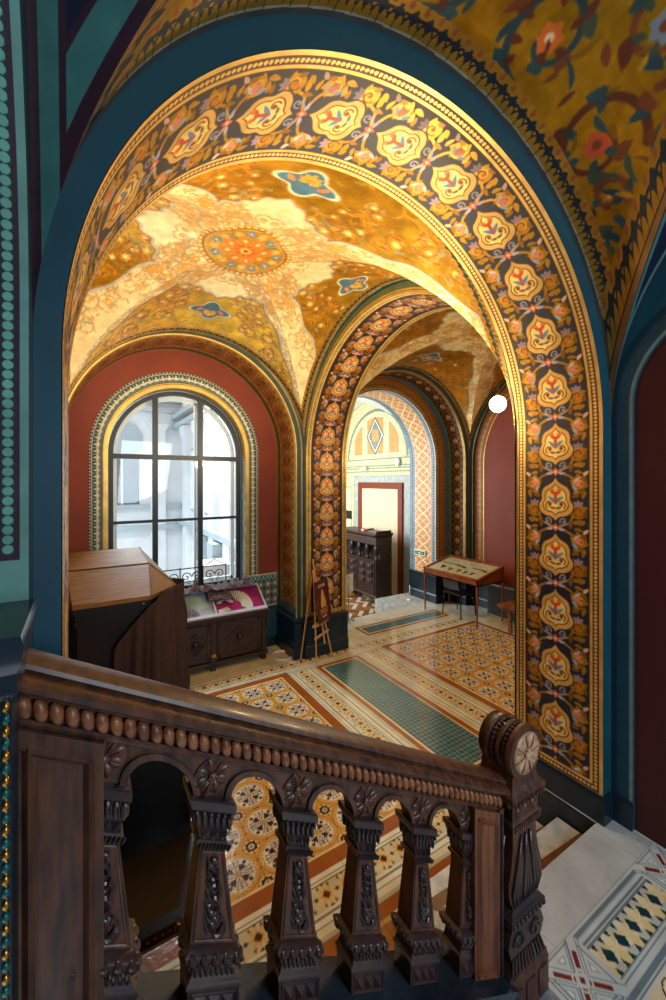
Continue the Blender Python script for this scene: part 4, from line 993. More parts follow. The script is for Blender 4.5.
def baluster_parts():
    P = {}
    b = MB(); b.stack([(-.655, -.062, .062, -.038, .038), (-.395, -.033, .033, -.030, .030)])
    # raised frame round the tapering front panel
    def fx(s_, hw): return hw
    for y in (-1,):
        for sx in (-1, 1):
            b.tube([(sx * .052, -.0385, -.645), (sx * .028, -.0315, -.41)], .0035, 5)
        b.tube([(-.052, -.0385, -.645), (.052, -.0385, -.645)], .0035, 5); b.tube([(-.028, -.0315, -.41), (.028, -.0315, -.41)], .003, 5)
    P['shaft'] = b
    b = MB(); b.stack([(-.345, -.038, .038, -.036, .036), (-.325, -.044, .044, -.040, .040), (-.29, -.054, .054, -.047, .047), (-.285, -.060, .060, -.052, .052), (-.262, -.062, .062, -.052, .052), (-.258, -.058, .058, -.048, .048)])
    for i in range(6):
        x = -.042 + .0168 * i
        b.ell((x, -.044, -.312), (.0075, .009, .026), 6, 5); b.ell((x * 1.1, -.052, -.292), (.0065, .008, .009), 6, 4)
    for sx in (-1, 1):
        for i in range(4): b.ell((sx * .048, -.033 + .022 * i, -.312), (.009, .0075, .025), 6, 5)
    b.stack([(-.374, -.036, .036, -.034, .034), (-.345, -.040, .040, -.037, .037)])
    for i in range(3):
        x = -.025 + .025 * i
        b.add([(x - .012, -.0375, -.347), (x + .012, -.0375, -.347), (x, -.0375, -.373), (x, -.052, -.354)], [(0, 1, 3), (1, 2, 3), (2, 0, 3)])
    b.stack([(-.397, -.038, .038, -.036, .036), (-.392, -.044, .044, -.041, .041), (-.380, -.044, .044, -.041, .041), (-.374, -.038, .038, -.036, .036)])
    for i in range(9): b.tube([(-.042 + .0098 * i, -.044, -.394), (-.036 + .0098 * i, -.046, -.386), (-.032 + .0098 * i, -.044, -.377)], .003, 4)
    P['capital'] = b
    b = MB(); b.stack([(-.735, -.060, .060, -.044, .044), (-.708, -.055, .055, -.042, .042), (-.702, -.066, .066, -.05, .05), (-.690, -.076, .076, -.058, .058), (-.672, -.078, .078, -.060, .060), (-.660, -.066, .066, -.05, .05), (-.654, -.060, .060, -.038, .038)])
    for i in range(5): b.ell((-.060 + .030 * i, -.056, -.682), (.0115, .013, .018), 8, 6)
    for i in range(6): b.ell((-.068 + .0272 * i, -.058, -.700), (.004, .006, .01), 5, 4)
    for sx in (-1, 1):
        for i in range(3): b.ell((sx * .074, -.036 + .036 * i, -.682), (.012, .013, .018), 7, 5)
    for i in range(8): b.ell((-.050 + .0143 * i, -.045, -.722), (.005, .008, .015), 5, 4)
    P['collar'] = b
    b = MB(); b.stack([(-.845, -.070, .070, -.046, .046), (-.772, -.070, .070, -.046, .046), (-.768, -.074, .074, -.050, .050), (-.757, -.074, .074, -.050, .050), (-.748, -.066, .066, -.046, .046), (-.735, -.062, .062, -.044, .044)])
    for i in range(3):
        x = -.038 + .038 * i
        b.add([(x - .015, -.0465, -.788), (x + .015, -.0465, -.788), (x + .015, -.0465, -.832), (x - .015, -.0465, -.832), (x, -.062, -.81)], [(1, 0, 4), (2, 1, 4), (3, 2, 4), (0, 3, 4)])
    for (a, c_) in (((-.06, -.781), (.06, -.781)), ((-.06, -.839), (.06, -.839)), ((-.06, -.781), (-.06, -.839)), ((.06, -.781), (.06, -.839))):
        b.tube([(a[0], -.0465, a[1]), (c_[0], -.0465, c_[1])], .003, 4)
    P['plinth'] = b
    # carved scrolls on the shaft
    b = MB()
    def yy(z): return -.0305 - (.0385 - .0305) * (-.395 - z) / .26 - .002
    for sg, zc, R in ((1, -.60, .026), (-1, -.555, .020), (1, -.51, .017), (-1, -.47, .014)):
        P2 = spiral(0 + sg * .004, zc, R * 1.15, -PI / 2 * sg, sg, 1.1, 16)
        b.tube([(p[0], yy(p[1]), p[1]) for p in P2], list(np.linspace(.0085, .0035, 16)), 6)
    for zc in (-.60, -.585, -.57, -.445, -.43): b.ell((.006 * math.sin(zc * 200), yy(zc) - .003, zc), (.011, .008, .012), 7, 5)
    for k in range(7):
        zc = -.625 + .030 * k; q = .024 * (1 - k * .07)
        for sx in (-1, 1): b.tube([(sx * .004, yy(zc) - .002, zc), (sx * q * .7, yy(zc) - .006, zc + .010), (sx * q, yy(zc) - .002, zc + .024)], [.003, .0055, .002], 5)
    b.tube([(0, yy(-.635), -.635), (.01, yy(-.56), -.56), (-.008, yy(-.50), -.50), (0, yy(-.42), -.42)], [.005, .004, .004, .003], 5)
    P['carving'] = b
    return {k: sh(v) for k, v in P.items()}
bp = baluster_parts(); first = None
for i, x in enumerate(BX):
    if i == 0:
        root = bp['shaft'].build('baluster', M['wood']); kids = []
        for k_ in ('capital', 'collar', 'plinth', 'carving'):
            kids.append(bp[k_].build(k_, M['woodbluish'], root, auto=True))
        first = root
    else:
        root = first.copy(); C.objects.link(root)
        for kd in kids:
            c = kd.copy(); C.objects.link(c); c.parent = root
    root.parent = bal; root.matrix_parent_inverse = Matrix.Translation(-bal.location); root.location = (x, YC, ztop(x))
# end panels
def end_panel(x0, x1, inset):
    b = MB(); b.prism([(x0, -.845), (x1, -.845), (x1, -.148), (x0, -.148)], 'y', YC - .064, YC + .064)
    f = inset; t = .012
    for (a, c_) in (((x0 + f, -.19), (x1 - f, -.19)), ((x1 - f, -.19), (x1 - f, -.83)), ((x1 - f, -.83), (x0 + f, -.83)), ((x0 + f, -.83), (x0 + f, -.19))):
        b.tube([(a[0], YC - .064, a[1]), (c_[0], YC - .064, c_[1])], t, 4)
    b.stack([(-.815, x0 + f + .016, x1 - f - .016, YC - .066, YC - .04), (-.205, x0 + f + .016, x1 - f - .016, YC - .066, YC - .04)])
    b.map(lambda x, y, z: (x, y, z + ztop(x))); return b
tag(W(end_panel(-.125, .047, .03).build('end_panel', M['wood']), bal), 'wide plain oak panel at the top end of the balustrade')
W(end_panel(1.357, 1.515, .022).build('end_panel', M['woodpanel']), bal)
b = MB()
for i in range(44): b.ell((1.527, YC - .066, ztop(1.527) - .155 - .0158 * i), (.006, .006, .0072), 6, 4)
b.box(1.515, 1.545, YC - .062, YC + .03, .60, 1.34); W(b.build('bead_strip', M['woodbluish'], smooth=False), bal)
W(MB().prism([(-.125, -.845), (1.56, -.845), (1.56, -.905), (-.125, -.905)], 'y', YC - .125, YC + .085).map(lambda x, y, z: (x, y, z + ztop(x))).build('base_rail', M['slate']), bal)
st(MB().prism([(-.125, .0), (1.56, .0), (1.56, ztop(1.56) - .905), (-.125, ztop(-.125) - .905)], 'y', YC - .105, YC + .07).build('wall_stair_string', M['darkteal']))

# ------------------------------------------------------------------ newel post
NX, NY = 1.672, 1.16
nw = empty('newel_post', (NX, NY, .431), label='carved oak newel post with a scrolled drum top and pale rosette', cat='newel post')
def nstack(rings, fy=.09): 
    return MB().stack([(z, NX - h, NX + h, NY - d, NY + d) for z, h, d in rings])
b = MB(); b.lathe([(.100, -.088), (.112, -.088), (.116, -.080), (.116, -.062), (.100, -.056), (.098, -.030), (.110, -.024), (.112, -.014), (.098, -.008), (.096, .03), (.108, .036), (.108, .05), (.094, .056), (.094, .078), (.100, .086)], 36, (NX, NY, 1.545), 'y')
W(b.build('drum', M['wood'], auto=True), nw)
b = MB()
for j, yy_ in enumerate((-.043, .012)):
    b = MB(); b.lathe([(.094, yy_ - .008), (.099, yy_), (.094, yy_ + .008)], 30, (NX, NY, 1.545), 'y')
    for k in range(30):
        a = 2 * PI * k / 30; b.ell((NX + .1 * math.cos(a), NY + yy_, 1.545 + .1 * math.sin(a)), (.009, .011, .009), 5, 4)
    W(b.build('drum_carving', M['woodbluish'], smooth=True), nw)
o = rosette_mb(.092, 8, depth=.013, disc=1).build('rosette', M['palewood'], smooth=True); o.location = (NX, NY - .090, 1.545); W(o, nw); tag(o, 'pale unvarnished round rosette on the drum front')
b = nstack([(1.225, .088, .082), (1.24, .104, .095), (1.262, .104, .095), (1.272, .092, .085), (1.338, .092, .085), (1.35, .112, .10), (1.365, .120, .105), (1.385, .120, .105), (1.395, .104, .092), (1.43, .088, .082), (1.52, .075, .078)])
for i in range(9): b.ell((NX - .10 + .025 * i, NY - .106, 1.358), (.009, .009, .013), 6, 5)
for i in range(6): b.ell((NX - .118, NY - .085 + .034 * i, 1.358), (.009, .011, .013), 6, 5)
for i in range(12): b.box(NX - .09 + .0155 * i, NX - .081 + .0155 * i, NY - .101, NY - .09, 1.235, 1.262)
for sx in (-1, 0, 1): b.ell((NX + sx * .055, NY - .086, 1.305), (.022, .010, .022), 8, 5)
W(b.build('neck_moulding', M['wood'], auto=True), nw)
b = nstack([(.885, .084, .080), (.90, .086, .082), (.93, .105, .086), (.97, .120, .088), (1.02, .118, .086), (1.08, .098, .084), (1.15, .086, .082), (1.225, .084, .080)])
W(b.build('shaft', M['wood'], auto=True), nw)
b = MB()
for sx in (-1, 0, 1):
    for t in (-1, 0, 1):
        b.tube([(NX + sx * .03, NY - .086, 1.19), (NX + sx * .05 + t * .012, NY - .092, 1.08), (NX + sx * .075 + t * .022, NY - .092, .97), (NX + sx * .06 + t * .02, NY - .088, .905)], [.006, .009, .011, .005], 6)
for sx in (-1, 1):
    b.tube([(NX + sx * .10, NY - .08 + .03, 1.2), (NX + sx * .125, NY - .04, 1.03), (NX + sx * .13, NY - .03, .96), (NX + sx * .095, NY - .03, .9)], [.006, .012, .014, .006], 6)
W(b.build('leaf_carving', M['woodbluish'], smooth=True), nw)
b = nstack([(.62, .132, .10), (.66, .108, .092), (.68, .100, .088), (.70, .112, .09), (.745, .128, .092), (.79, .112, .088), (.805, .098, .086), (.815, .112, .096), (.835, .124, .104), (.86, .120, .102), (.875, .100, .09), (.885, .088, .082)])
for i in range(9): b.ell((NX - .108 + .027 * i, NY - .104, .845), (.010, .009, .015), 6, 5)
for i in range(11): b.tube([(NX - .095 + .019 * i, NY - .090, .69), (NX - .115 + .023 * i, NY - .102, .63)], .006, 5)
for sx in (-1, 1): b.tube([(NX + p[0] * sx, NY - .094, p[1]) for p in spiral(.055, .745, .036, 0, 1, 1.4, 20)], list(np.linspace(.008, .003, 20)), 5)
W(b.build('collar', M['woodbluish'], auto=True), nw)
b = nstack([(.431, .140, .108), (.59, .140, .108), (.605, .135, .104), (.62, .134, .102)])
for x in (-.09, 0, .09): b.box(NX + x - .03, NX + x + .03, NY - .114, NY - .107, .46, .57)
W(b.build('base', M['wood'], auto=True), nw)

# ------------------------------------------------------------------ pedestal at the head of the rail
pd = empty('stone_pedestal', (-.4, 1.11, 1.2), label='blue-black polished stone pedestal with moulded cap left of the handrail', cat='pedestal')
W(MB().box(-.80, -.112, .985, 1.248, 1.10, 2.36).build('body', M['darkteal']), pd)
W(MB().stack([(2.33, -.80, -.112, .985, 1.248), (2.345, -.80, -.100, .972, 1.248), (2.38, -.80, -.104, .976, 1.248), (2.40, -.80, -.094, .962, 1.248), (2.44, -.80, -.090, .955, 1.248), (2.455, -.80, -.096, .962, 1.248)]).build('cap', M['slate'], auto=True), pd)
b = MB(); b2 = MB(); b.tube([(-.1205, .9865, 1.10), (-.1205, .9865, 2.33)], .003, 6); b2.tube([(-.1215, .9865, 1.10), (-.1215, .9865, 2.33)], .003, 6)
for i in range(52):
    z = 1.12 + .0235 * i; (b if i % 2 else b2).ell((-.1205, .983, z), (.0068, .006, .0105), 8, 5)
W(b.build('bead_strip', M['brass'], smooth=True), pd); bead2 = W(b2.build('bead_strip', mat('emerald_enamel', (10, 90, 80), .25), smooth=True), pd); tag(bead2, 'green enamel beads between the gilt ones')

# ------------------------------------------------------------------ bay window
wn = empty('window_1', (1.29, 6.5, 1.0)); st(wn)
wc, wR, wz = 1.29, .955, 3.14
b = MB(); n = 40
def arcpts(R): return [(wc - R * math.cos(PI * k / n), wz + R * math.sin(PI * k / n)) for k in range(n + 1)]
def framering(b, R0, R1, zb, y0, y1):
    A = [(wc - R0, zb)] + arcpts(R0) + [(wc + R0, zb)]; B = [(wc - R1, zb)] + arcpts(R1) + [(wc + R1, zb)]
    for k in range(len(A) - 1): b.prism([A[k], B[k], B[k + 1], A[k + 1]], 'y', y0, y1)
framering(b, .895, .955, 1.05, 6.50, 6.57)
b.box(wc - .955, wc + .955, 6.50, 6.57, 1.05, 1.12)
b.box(wc - .91, wc + .91, 6.494, 6.568, 3.055, 3.125); b.box(wc - .91, wc + .91, 6.51, 6.56, 2.12, 2.16)
for x in (.945, 1.60): b.box(x - .035, x + .035, 6.49, 6.575, 1.08, wz + math.sqrt(.92 ** 2 - (x - wc) ** 2))
W(b.build('window_frame', M['winframe']), wn)
b = MB(); framering(b, .84, .90, 1.10, 6.66, 6.70)
for x in (.99, 1.56): b.box(x - .018, x + .018, 6.66, 6.70, 1.1, wz + math.sqrt(.87 ** 2 - (x - wc) ** 2))
b.box(wc - .88, wc + .88, 6.66, 6.70, 1.10, 1.16); b.box(wc - .86, wc + .86, 6.665, 6.70, 3.06, 3.10)
W(b.build('inner_sash', M['white']), wn)
b = MB(); b.prism([(wc - .89, 1.1)] + arcpts(.89) + [(wc + .89, 1.1)], 'y', 6.53, 6.536); W(b.build('glass', M['glass']), wn)
# wrought-iron grille on the sill
gr = empty('window_grille', (1.6, 6.42, 1.10), label='small black wrought-iron scroll grille standing on the window sill', cat='grille')
b = MB(); y = 6.43
for z in (1.13, 1.40): b.tube([(.95, y, z), (1.98, y, z)], .009, 6)
for x in (.95, 1.28, 1.62, 1.98): b.tube([(x, y, 1.03), (x, y, 1.42)], .009, 6)
for xc in (1.12, 1.45, 1.80):
    for sg in (1, -1):
        b.tube([(xc + sg * .008 + sg * p[0], y, p[1]) for p in spiral(.072, 1.27, .07, PI, -1, 1.3, 22)], .008, 6)
        b.tube([(xc + sg * p[0], y, p[1]) for p in spiral(.05, 1.185, .035, 0, 1, 1.1, 14)], .006, 5)
b.tube([(1.66, y, 1.42), (1.80, y, 1.50), (1.94, y, 1.42)], .008, 6)
W(b.build('scrolls', M['iron'], smooth=True), gr)

# ------------------------------------------------------------------ low walnut vitrine under the window
vt = empty('display_cabinet', (1.6, 6.05, 0), label='low walnut display cabinet with slanted glass top and diamond doors under the window', cat='cabinet')
VX0, VX1, VY0, VY1 = 1.08, 2.44, 5.86, 6.26
b = MB(); b.box(VX0, VX1, VY0 + .02, VY1, .14, .70); b.box(VX0 - .0, VX1 + .03, VY0 - .02, VY1, .70, .735); b.box(VX0, VX1 + .05, VY0 - .045, VY1, .735, .775, .008); b.box(VX0, VX1 + .02, VY0 - .02, VY1, .09, .14)
for x in (VX0 + .04, 1.63, VX1 - .04): b.box(x - .035, x + .035, VY0, VY0 + .06, 0, .70)
for x in (VX1 - .04,): b.box(x - .035, x + .035, VY1 - .07, VY1, 0, .14)
b.prism([(VX1 - .01, .50), (VX1 + .05, .68), (VX1 + .05, .735), (VX1 - .01, .735)], 'y', VY0 - .03, VY0 + .05)
W(b.build('body', M['cabinet']), vt)
for xa, xb in ((1.16, 1.585), (1.675, 2.345)):
    d = MB(); d.box(xa, xb, VY0 - .002, VY0 + .02, .16, .685)
    for a in ((xa + .02, xb - .02, .18, .215), (xa + .02, xb - .02, .635, .67)): d.box(a[0], a[1], VY0 - .014, VY0, a[2], a[3])
    for a in (xa + .02, xb - .05): d.box(a, a + .03, VY0 - .014, VY0, .18, .67)
    xm, zm = (xa + xb) / 2, .43; hx, hz = (xb - xa) * .34, .15
    for r0 in (1.0, .62):
        Q = [(xm - hx * r0, zm), (xm, zm - hz * r0), (xm + hx * r0, zm), (xm, zm + hz * r0)]
        for k in range(4): d.tube([(Q[k][0], VY0 - .008, Q[k][1]), (Q[(k + 1) % 4][0], VY0 - .008, Q[(k + 1) % 4][1])], .013 if r0 == 1 else .007, 5)
    for sx in (-1, 1):
        for sz in (-1, 1): d.tube([(xm + sx * .10, VY0 - .006, zm + sz * .17), (xm + sx * .20, VY0 - .006, zm + sz * .12), (xm + sx * .24, VY0 - .006, zm + sz * .17)], .006, 5)
    dr = W(d.build('door', M['cabinet']), vt)
    k = MB(); k.ell((xm, VY0 - .02, zm), (.05, .03, .045), 12, 8); k.build('boss', M['casedark'], dr, smooth=True)
    # arched apron under the door
    ap = MB(); ap.prism([(xa, .14), (xa, .05), (xa + .10, .09), (xb - .10, .09), (xb, .05), (xb, .14)], 'y', VY0, VY0 + .02); W(ap.build('apron', M['cabinet']), vt)
b = MB(); b.box(1.60, 1.66, VY0 - .012, VY0 - .004, .20, .245); tag(W(b.build('latch', M['brass']), vt), 'small brass latch')
def zt(y): return .79 + (y - VY0) / (VY1 - VY0) * .28
b = MB()
b.prism([(VY0 - .02, .775), (VY1, .775), (VY1, 1.06), (VY0 - .02, .785)], 'x', VX1 - .02, VX1 + .01)
b.prism([(VY0 - .02, .775), (VY1, .775), (VY1, 1.06), (VY0 - .02, .785)], 'x', VX0, VX0 + .03)
b.box(VX0, VX1, VY1 - .02, VY1, .775, 1.06)
W(b.build('top_case', M['cabinet']), vt)
b = MB()
for x in (VX0 + .015, 1.67, VX1 - .01): b.prism([(VY0 - .02, .786), (VY1, 1.062), (VY1, 1.082), (VY0 - .02, .806)], 'x', x - .016, x + .016)
b.prism([(VY0 - .03, .780), (VY0 + .01, .80), (VY0 + .01, .822), (VY0 - .03, .80)], 'x', VX0, VX1); b.prism([(VY1 - .03, 1.05), (VY1, 1.06), (VY1, 1.085), (VY1 - .03, 1.07)], 'x', VX0, VX1)
W(b.build('glass_frame', M['lilac']), vt)
def lining(x0, x1, m, name, lab):
    b = MB(); b.prism([(VY0 + .0, .778), (VY1 - .02, 1.028), (VY1 - .02, 1.038), (VY0, .788)], 'x', x0, x1); tag(W(b.build(name, m), vt), lab)
lining(VX0 + .03, 1.655, M['lilac'], 'lining', 'pale grey lining'); lining(1.69, VX1 - .03, M['magenta'], 'lining', 'magenta lining of the right compartment')
b = MB(); b.prism([(VY0 - .01, .806), (VY1 - .02, 1.07), (VY1 - .02, 1.073), (VY0 - .01, .809)], 'x', VX0 + .02, VX1 - .02); W(b.build('glass_top', M['glass']), vt)
def on(x, y, dz=.0): return (x, y, .790 + (y - VY0) / (VY1 - VY0 - .02) * .25 + dz)
def fan(cx, cy, R, n, a0, a1, lab, m, cat='fan', gap=.0):
    f = empty('hand_fan', on(cx, cy), label=lab, cat=cat, group=None)
    for i in range(n):
        a = a0 + (a1 - a0) * i / (n - 1); w_ = (a1 - a0) / n * .38
        p0 = on(cx + .18 * R * math.cos(a), cy + .18 * R * math.sin(a), .006); pts = []
        b.v = b.v
        q = MB(); A = on(cx + R * math.cos(a - w_), cy + R * math.sin(a - w_), .004); B_ = on(cx + R * math.cos(a + w_), cy + R * math.sin(a + w_), .008)
        A0 = on(cx + .25 * R * math.cos(a - w_ * .6), cy + .25 * R * math.sin(a - w_ * .6), .004); B0 = on(cx + .25 * R * math.cos(a + w_ * .6), cy + .25 * R * math.sin(a + w_ * .6), .008)
        up = lambda p: (p[0], p[1], p[2] + .004)
        q.add([A0, A, B_, B0, up(A0), up(A), up(B_), up(B0)], [(0, 3, 2, 1), (4, 5, 6, 7), (0, 1, 5, 4), (1, 2, 6, 5), (2, 3, 7, 6), (3, 0, 4, 7)])
        W(q.build('fan_blade', m), f)
    q = MB(); q.ell(on(cx, cy, .008), (.02, .02, .008), 8, 5); W(q.build('pivot', M['brass'], smooth=True), f)
fan(1.36, 5.93, .27, 21, .35, PI - .35, 'pale mint pleated hand fan spread open inside the left part of the cabinet', M['mint'])
fan(1.33, 5.885, .12, 9, .2, PI - .2, 'small lilac hand fan lying in front of the mint fan', mat('lilac_silk', (150, 120, 160), .7))
fan(2.02, 5.97, .23, 13, -.5, 1.7, 'white lace hand fan on the magenta lining', M['white'])
b = MB()
for k in range(11):
    t = k / 10; a = .4 + 2.2 * t
    b.ell(on(1.84 + .10 * math.cos(a), 5.99 + .08 * math.sin(a), .014), (.045, .032, .014), 7, 5)
tag(b.build('lace_cuff', M['mint'], smooth=True), 'crumpled white lace cuff lying left of the lace fan', 'lace')
b = MB(); b.prism([(1.72, 5.885), (1.90, 5.90), (1.86, 5.96), (1.71, 5.93)], 'z', 0, .004); b.map(lambda x, y, z: on(x, y, z + .006)); tag(b.build('caption_card', M['white']), 'small white caption card at the front of the magenta compartment', 'card')

def crumple(name, x0, x1, y0, y1, zf, amp, mt, label, cat, res=.018, seed=2):
    X, Y = np.meshgrid(np.arange(x0, x1, res), np.arange(y0, y1, res), indexing='ij')
    ex = np.minimum(np.minimum(X - x0, x1 - X) / .10, 1) ; ey = np.minimum(np.minimum(Y - y0, y1 - Y) / .05, 1); e = np.clip(np.minimum(ex, ey), 0, 1)
    r = np.abs(noise2(X, Y, 16, seed)) + .6 * np.abs(noise2(X, Y * 1.6, 34, seed + 1))
    Z = zf(X, Y) + .008 + amp * r * (.35 + .65 * e)
    yo = .04 * np.sin(X * 9 + 1) + .03 * np.sin(X * 23); Y2 = Y + yo * (1 - (Y - y0) / (y1 - y0))
    P = np.stack([X, Y2, Z], -1); n, m = X.shape
    b = MB(); V = P.reshape(-1, 3).tolist(); bot = (P - [0, 0, .006]).reshape(-1, 3).tolist(); idx = np.arange(n * m).reshape(n, m); N_ = n * m; F = []
    for i in range(n - 1):
        for j in range(m - 1):
            F.append((idx[i, j], idx[i + 1, j], idx[i + 1, j + 1], idx[i, j + 1])); F.append((idx[i, j] + N_, idx[i, j + 1] + N_, idx[i + 1, j + 1] + N_, idx[i + 1, j] + N_))
    rim = list(idx[:, 0]) + list(idx[-1, 1:]) + list(idx[::-1, -1][1:]) + list(idx[0, ::-1][1:-1])
    for k in range(len(rim)): a, c = rim[k], rim[(k + 1) % len(rim)]; F.append((a, a + N_, c + N_, c))
    b.add(V + bot, F); return tag(b.build(name, mt, smooth=True), label, cat)
crumple('cloth_cover', 1.10, 2.36, 6.07, 6.29, lambda X, Y: 1.09 + 0 * X, .13, M['cloth2'], 'crumpled taupe cloth lying along the back of the glass cabinet top', 'cloth')
crumple('cloth_cover', 1.60, 1.95, 6.0, 6.15, lambda X, Y: 1.00 + (Y - 6.05) * .7, .06, M['cloth2'], 'taupe cloth corner hanging forward over the glass between the two fans', 'cloth', seed=9)

# ------------------------------------------------------------------ tall hexagonal show case with its honey-brown lid, and the drape
cs = empty('show_case', (.35, 5.5, 0), label='large dark show case with a faceted honey-brown wooden lid', cat='display case')
FL, FR = (-.07, 4.98, 1.45), (.68, 4.98, 1.447); TP, TL = (1.05, 5.50, 1.41), (-.20, 5.42, 1.43)
RR, RL = (.73, 5.52, 1.71), (-.14, 5.52, 1.71); BR, BL = (.675, 6.0, 1.85), (-.13, 6.0, 1.85)
V = [FL, FR, TP, BR, BL, TL, RR, RL]
b = MB(); lo = [(p[0], p[1], 1.40) for p in (FL, FR, TP, BR, BL, TL)]
b.add(V + lo, [(0, 1, 6, 7), (1, 2, 6), (2, 3, 6), (3, 4, 7, 6), (4, 5, 7), (5, 0, 7), (0, 8, 9, 1), (1, 9, 10, 2), (2, 10, 11, 3), (3, 11, 12, 4), (4, 12, 13, 5), (5, 13, 8, 0), (8, 13, 12, 11, 10, 9)])
lid = W(b.build('lid', M['case']), cs)
b = MB()
def edge(p, q, r=.010): b.tube([p, q], r, 5)
edge(RL, RR); edge(RR, BR); 
p1 = tuple(RR[i] * .5 + TP[i] * .5 for i in range(3)); edge(RR, TP, .008); edge(RR, FR, .006)
W(b.build('lid_beading', M['casedark']), cs)
b = MB(); ins = lambda p, k: (.35 + (p[0] - .35) * k, 5.42 + (p[1] - 5.42) * k)
for k, z0, z1 in ((.985, 1.33, 1.40), (.94, 1.25, 1.33), (.96, 1.20, 1.25), (.90, .10, 1.20), (.94, 0, .10)):
    b.prism([ins(p, k) for p in (FL, FR, TP, BR, BL, TL)], 'z', z0, z1)
W(b.build('body', M['casedark']), cs)
b = MB(); b.lathe([(.012, -.004), (.014, 0), (.008, .006)], 12, (.60, 4.972, 1.37), 'y'); tag(W(b.build('lock', M['steel']), cs), 'small round steel lock')
# drape: a sheet hanging from the right front edges
def drape():
    path = [(.30, 4.955), (.45, 4.95), (.60, 4.945), (.72, 4.965), (.86, 5.14), (.98, 5.32), (1.09, 5.50), (1.06, 5.62), (.98, 5.72)]
    P = curve(path, 14); n = len(P); m = 46; V = []; d = np.gradient(P, axis=0); nrm = np.stack([d[:, 1], -d[:, 0]], 1); nrm /= np.linalg.norm(nrm, axis=1)[:, None]
    for i in range(n):
        u = i / (n - 1); zt_ = 1.47 - .0 - .02 * u
        if u < .45: zt_ = 1.40 - .95 * ((.45 - u) / .45) ** 1.6 * .55 + .03
        for j in range(m):
            v = j / (m - 1); z = zt_ * (1 - v) + .015 * v
            f = (.014 + .07 * v) * (math.sin(u * 40 + .8 * math.sin(v * 3)) * .6 + .4 * math.sin(u * 73 + 2 * v)) + .025 + .05 * v
            sw = .045 * abs(math.sin((v * 5 + u * 3.4) * 1.9)) * math.exp(-((u - .68) / .26) ** 2)   # swagged cross folds
            V.append((P[i, 0] + nrm[i, 0] * (f + sw), P[i, 1] + nrm[i, 1] * (f + sw), z - .03 * math.sin(u * PI) * math.sin(v * PI)))
    idx = lambda i, j: i * m + j
    b = MB(); F = [(idx(i, j), idx(i, j + 1), idx(i + 1, j + 1), idx(i + 1, j)) for i in range(n - 1) for j in range(m - 1)]
    b.add(V, F); o = b.build('drape_cloth', M['cloth'], smooth=True); md = o.modifiers.new('thickness', 'SOLIDIFY'); md.thickness = .006
    tag(o, 'dark brown drape hanging in folds over the right corner of the show case', 'cloth')
drape()

# ------------------------------------------------------------------ easel with poster
es = empty('easel', (3.1, 5.35, 0), label='pale wooden tripod easel in front of the painted pier', cat='easel')
F1, F2, BK = Vector((2.90, 5.10, 0)), Vector((3.33, 5.37, 0)), Vector((2.84, 5.50, 0)); apex = Vector((3.02, 5.42, 1.42))
def bar(p, q, w_=.022, t=.012):
    b = MB(); p, q = Vector(p), Vector(q); d = (q - p).normalized(); a = d.cross(Vector((.5, -.85, 0))).normalized(); c_ = d.cross(a)
    V = [tuple(o + a * sx * w_ / 2 + c_ * sy * t / 2) for o in (p, q) for sx, sy in ((-1, -1), (1, -1), (1, 1), (-1, 1))]
    b.add(V, [(0, 3, 2, 1), (4, 5, 6, 7), (0, 1, 5, 4), (1, 2, 6, 5), (2, 3, 7, 6), (3, 0, 4, 7)]); return b
for p in (F1, F2, BK): W(bar(p, p.lerp(apex, .97)).build('leg', M['easel']), es)
W(bar(F1.lerp(F2, .5) + Vector((0, 0, .30)), apex + Vector((0, .02, .12)), .026).build('mast', M['easel']), es)
W(bar(F1.lerp(apex, .30) + Vector((-.03, -.03, 0)), F2.lerp(apex, .30) + Vector((.03, 0, 0)), .03, .02).build('crossbar', M['easel']), es)
W(bar(F1.lerp(apex, .42) + Vector((-.05, -.04, 0)), F2.lerp(apex, .42) + Vector((.05, .0, 0)), .03, .05).build('ledge', M['easel']), es)
ps = empty('framed_poster', F1.lerp(apex, .43), label='maroon framed poster leaning on the wooden easel', cat='poster')
ux = (F2 - F1).normalized(); uz = (apex - F1.lerp(F2, .5)).normalized(); org = F1.lerp(F2, .5).lerp(apex, .45) + Vector((.05, -.07, 0))
nf = ux.cross(uz).normalized()
def pl(u, v, d=0): return tuple(org + ux * u + uz * v + nf * d)
def quadbox(u0, u1, v0, v1, d0, d1):
    b = MB(); V = [pl(u, v, d) for d in (d0, d1) for u, v in ((u0, v0), (u1, v0), (u1, v1), (u0, v1))]
    b.add(V, [(0, 3, 2, 1), (4, 5, 6, 7), (0, 1, 5, 4), (1, 2, 6, 5), (2, 3, 7, 6), (3, 0, 4, 7)]); return b
sgn = 1 if nf.y < 0 else -1
hw, hh = .20, .60
b = MB()
for a in ((-hw, hw, 0, .03), (-hw, hw, hh - .03, hh), (-hw, -hw + .03, 0, hh), (hw - .03, hw, 0, hh)):
    q = quadbox(*a, 0, .022 * sgn); b.add(q.v, q.f)
W(b.build('frame', M['wood']), ps)
W(quadbox(-hw + .02, hw - .02, .02, hh - .02, 0, .010 * sgn).build('sheet', M['posterred']), ps)
b = MB()
V = [pl(u, v, .0125 * sgn) for u, v in ((-.07, .20), (.08, .20), (.085, .27), (.05, .36), (.03, .44), (.0, .47), (-.03, .44), (-.05, .36), (-.08, .27))]
b.add(V, [tuple(range(9)) if sgn > 0 else tuple(range(9))[::-1]]); W(b.build('printed_gown', M['ochreprint']), ps)
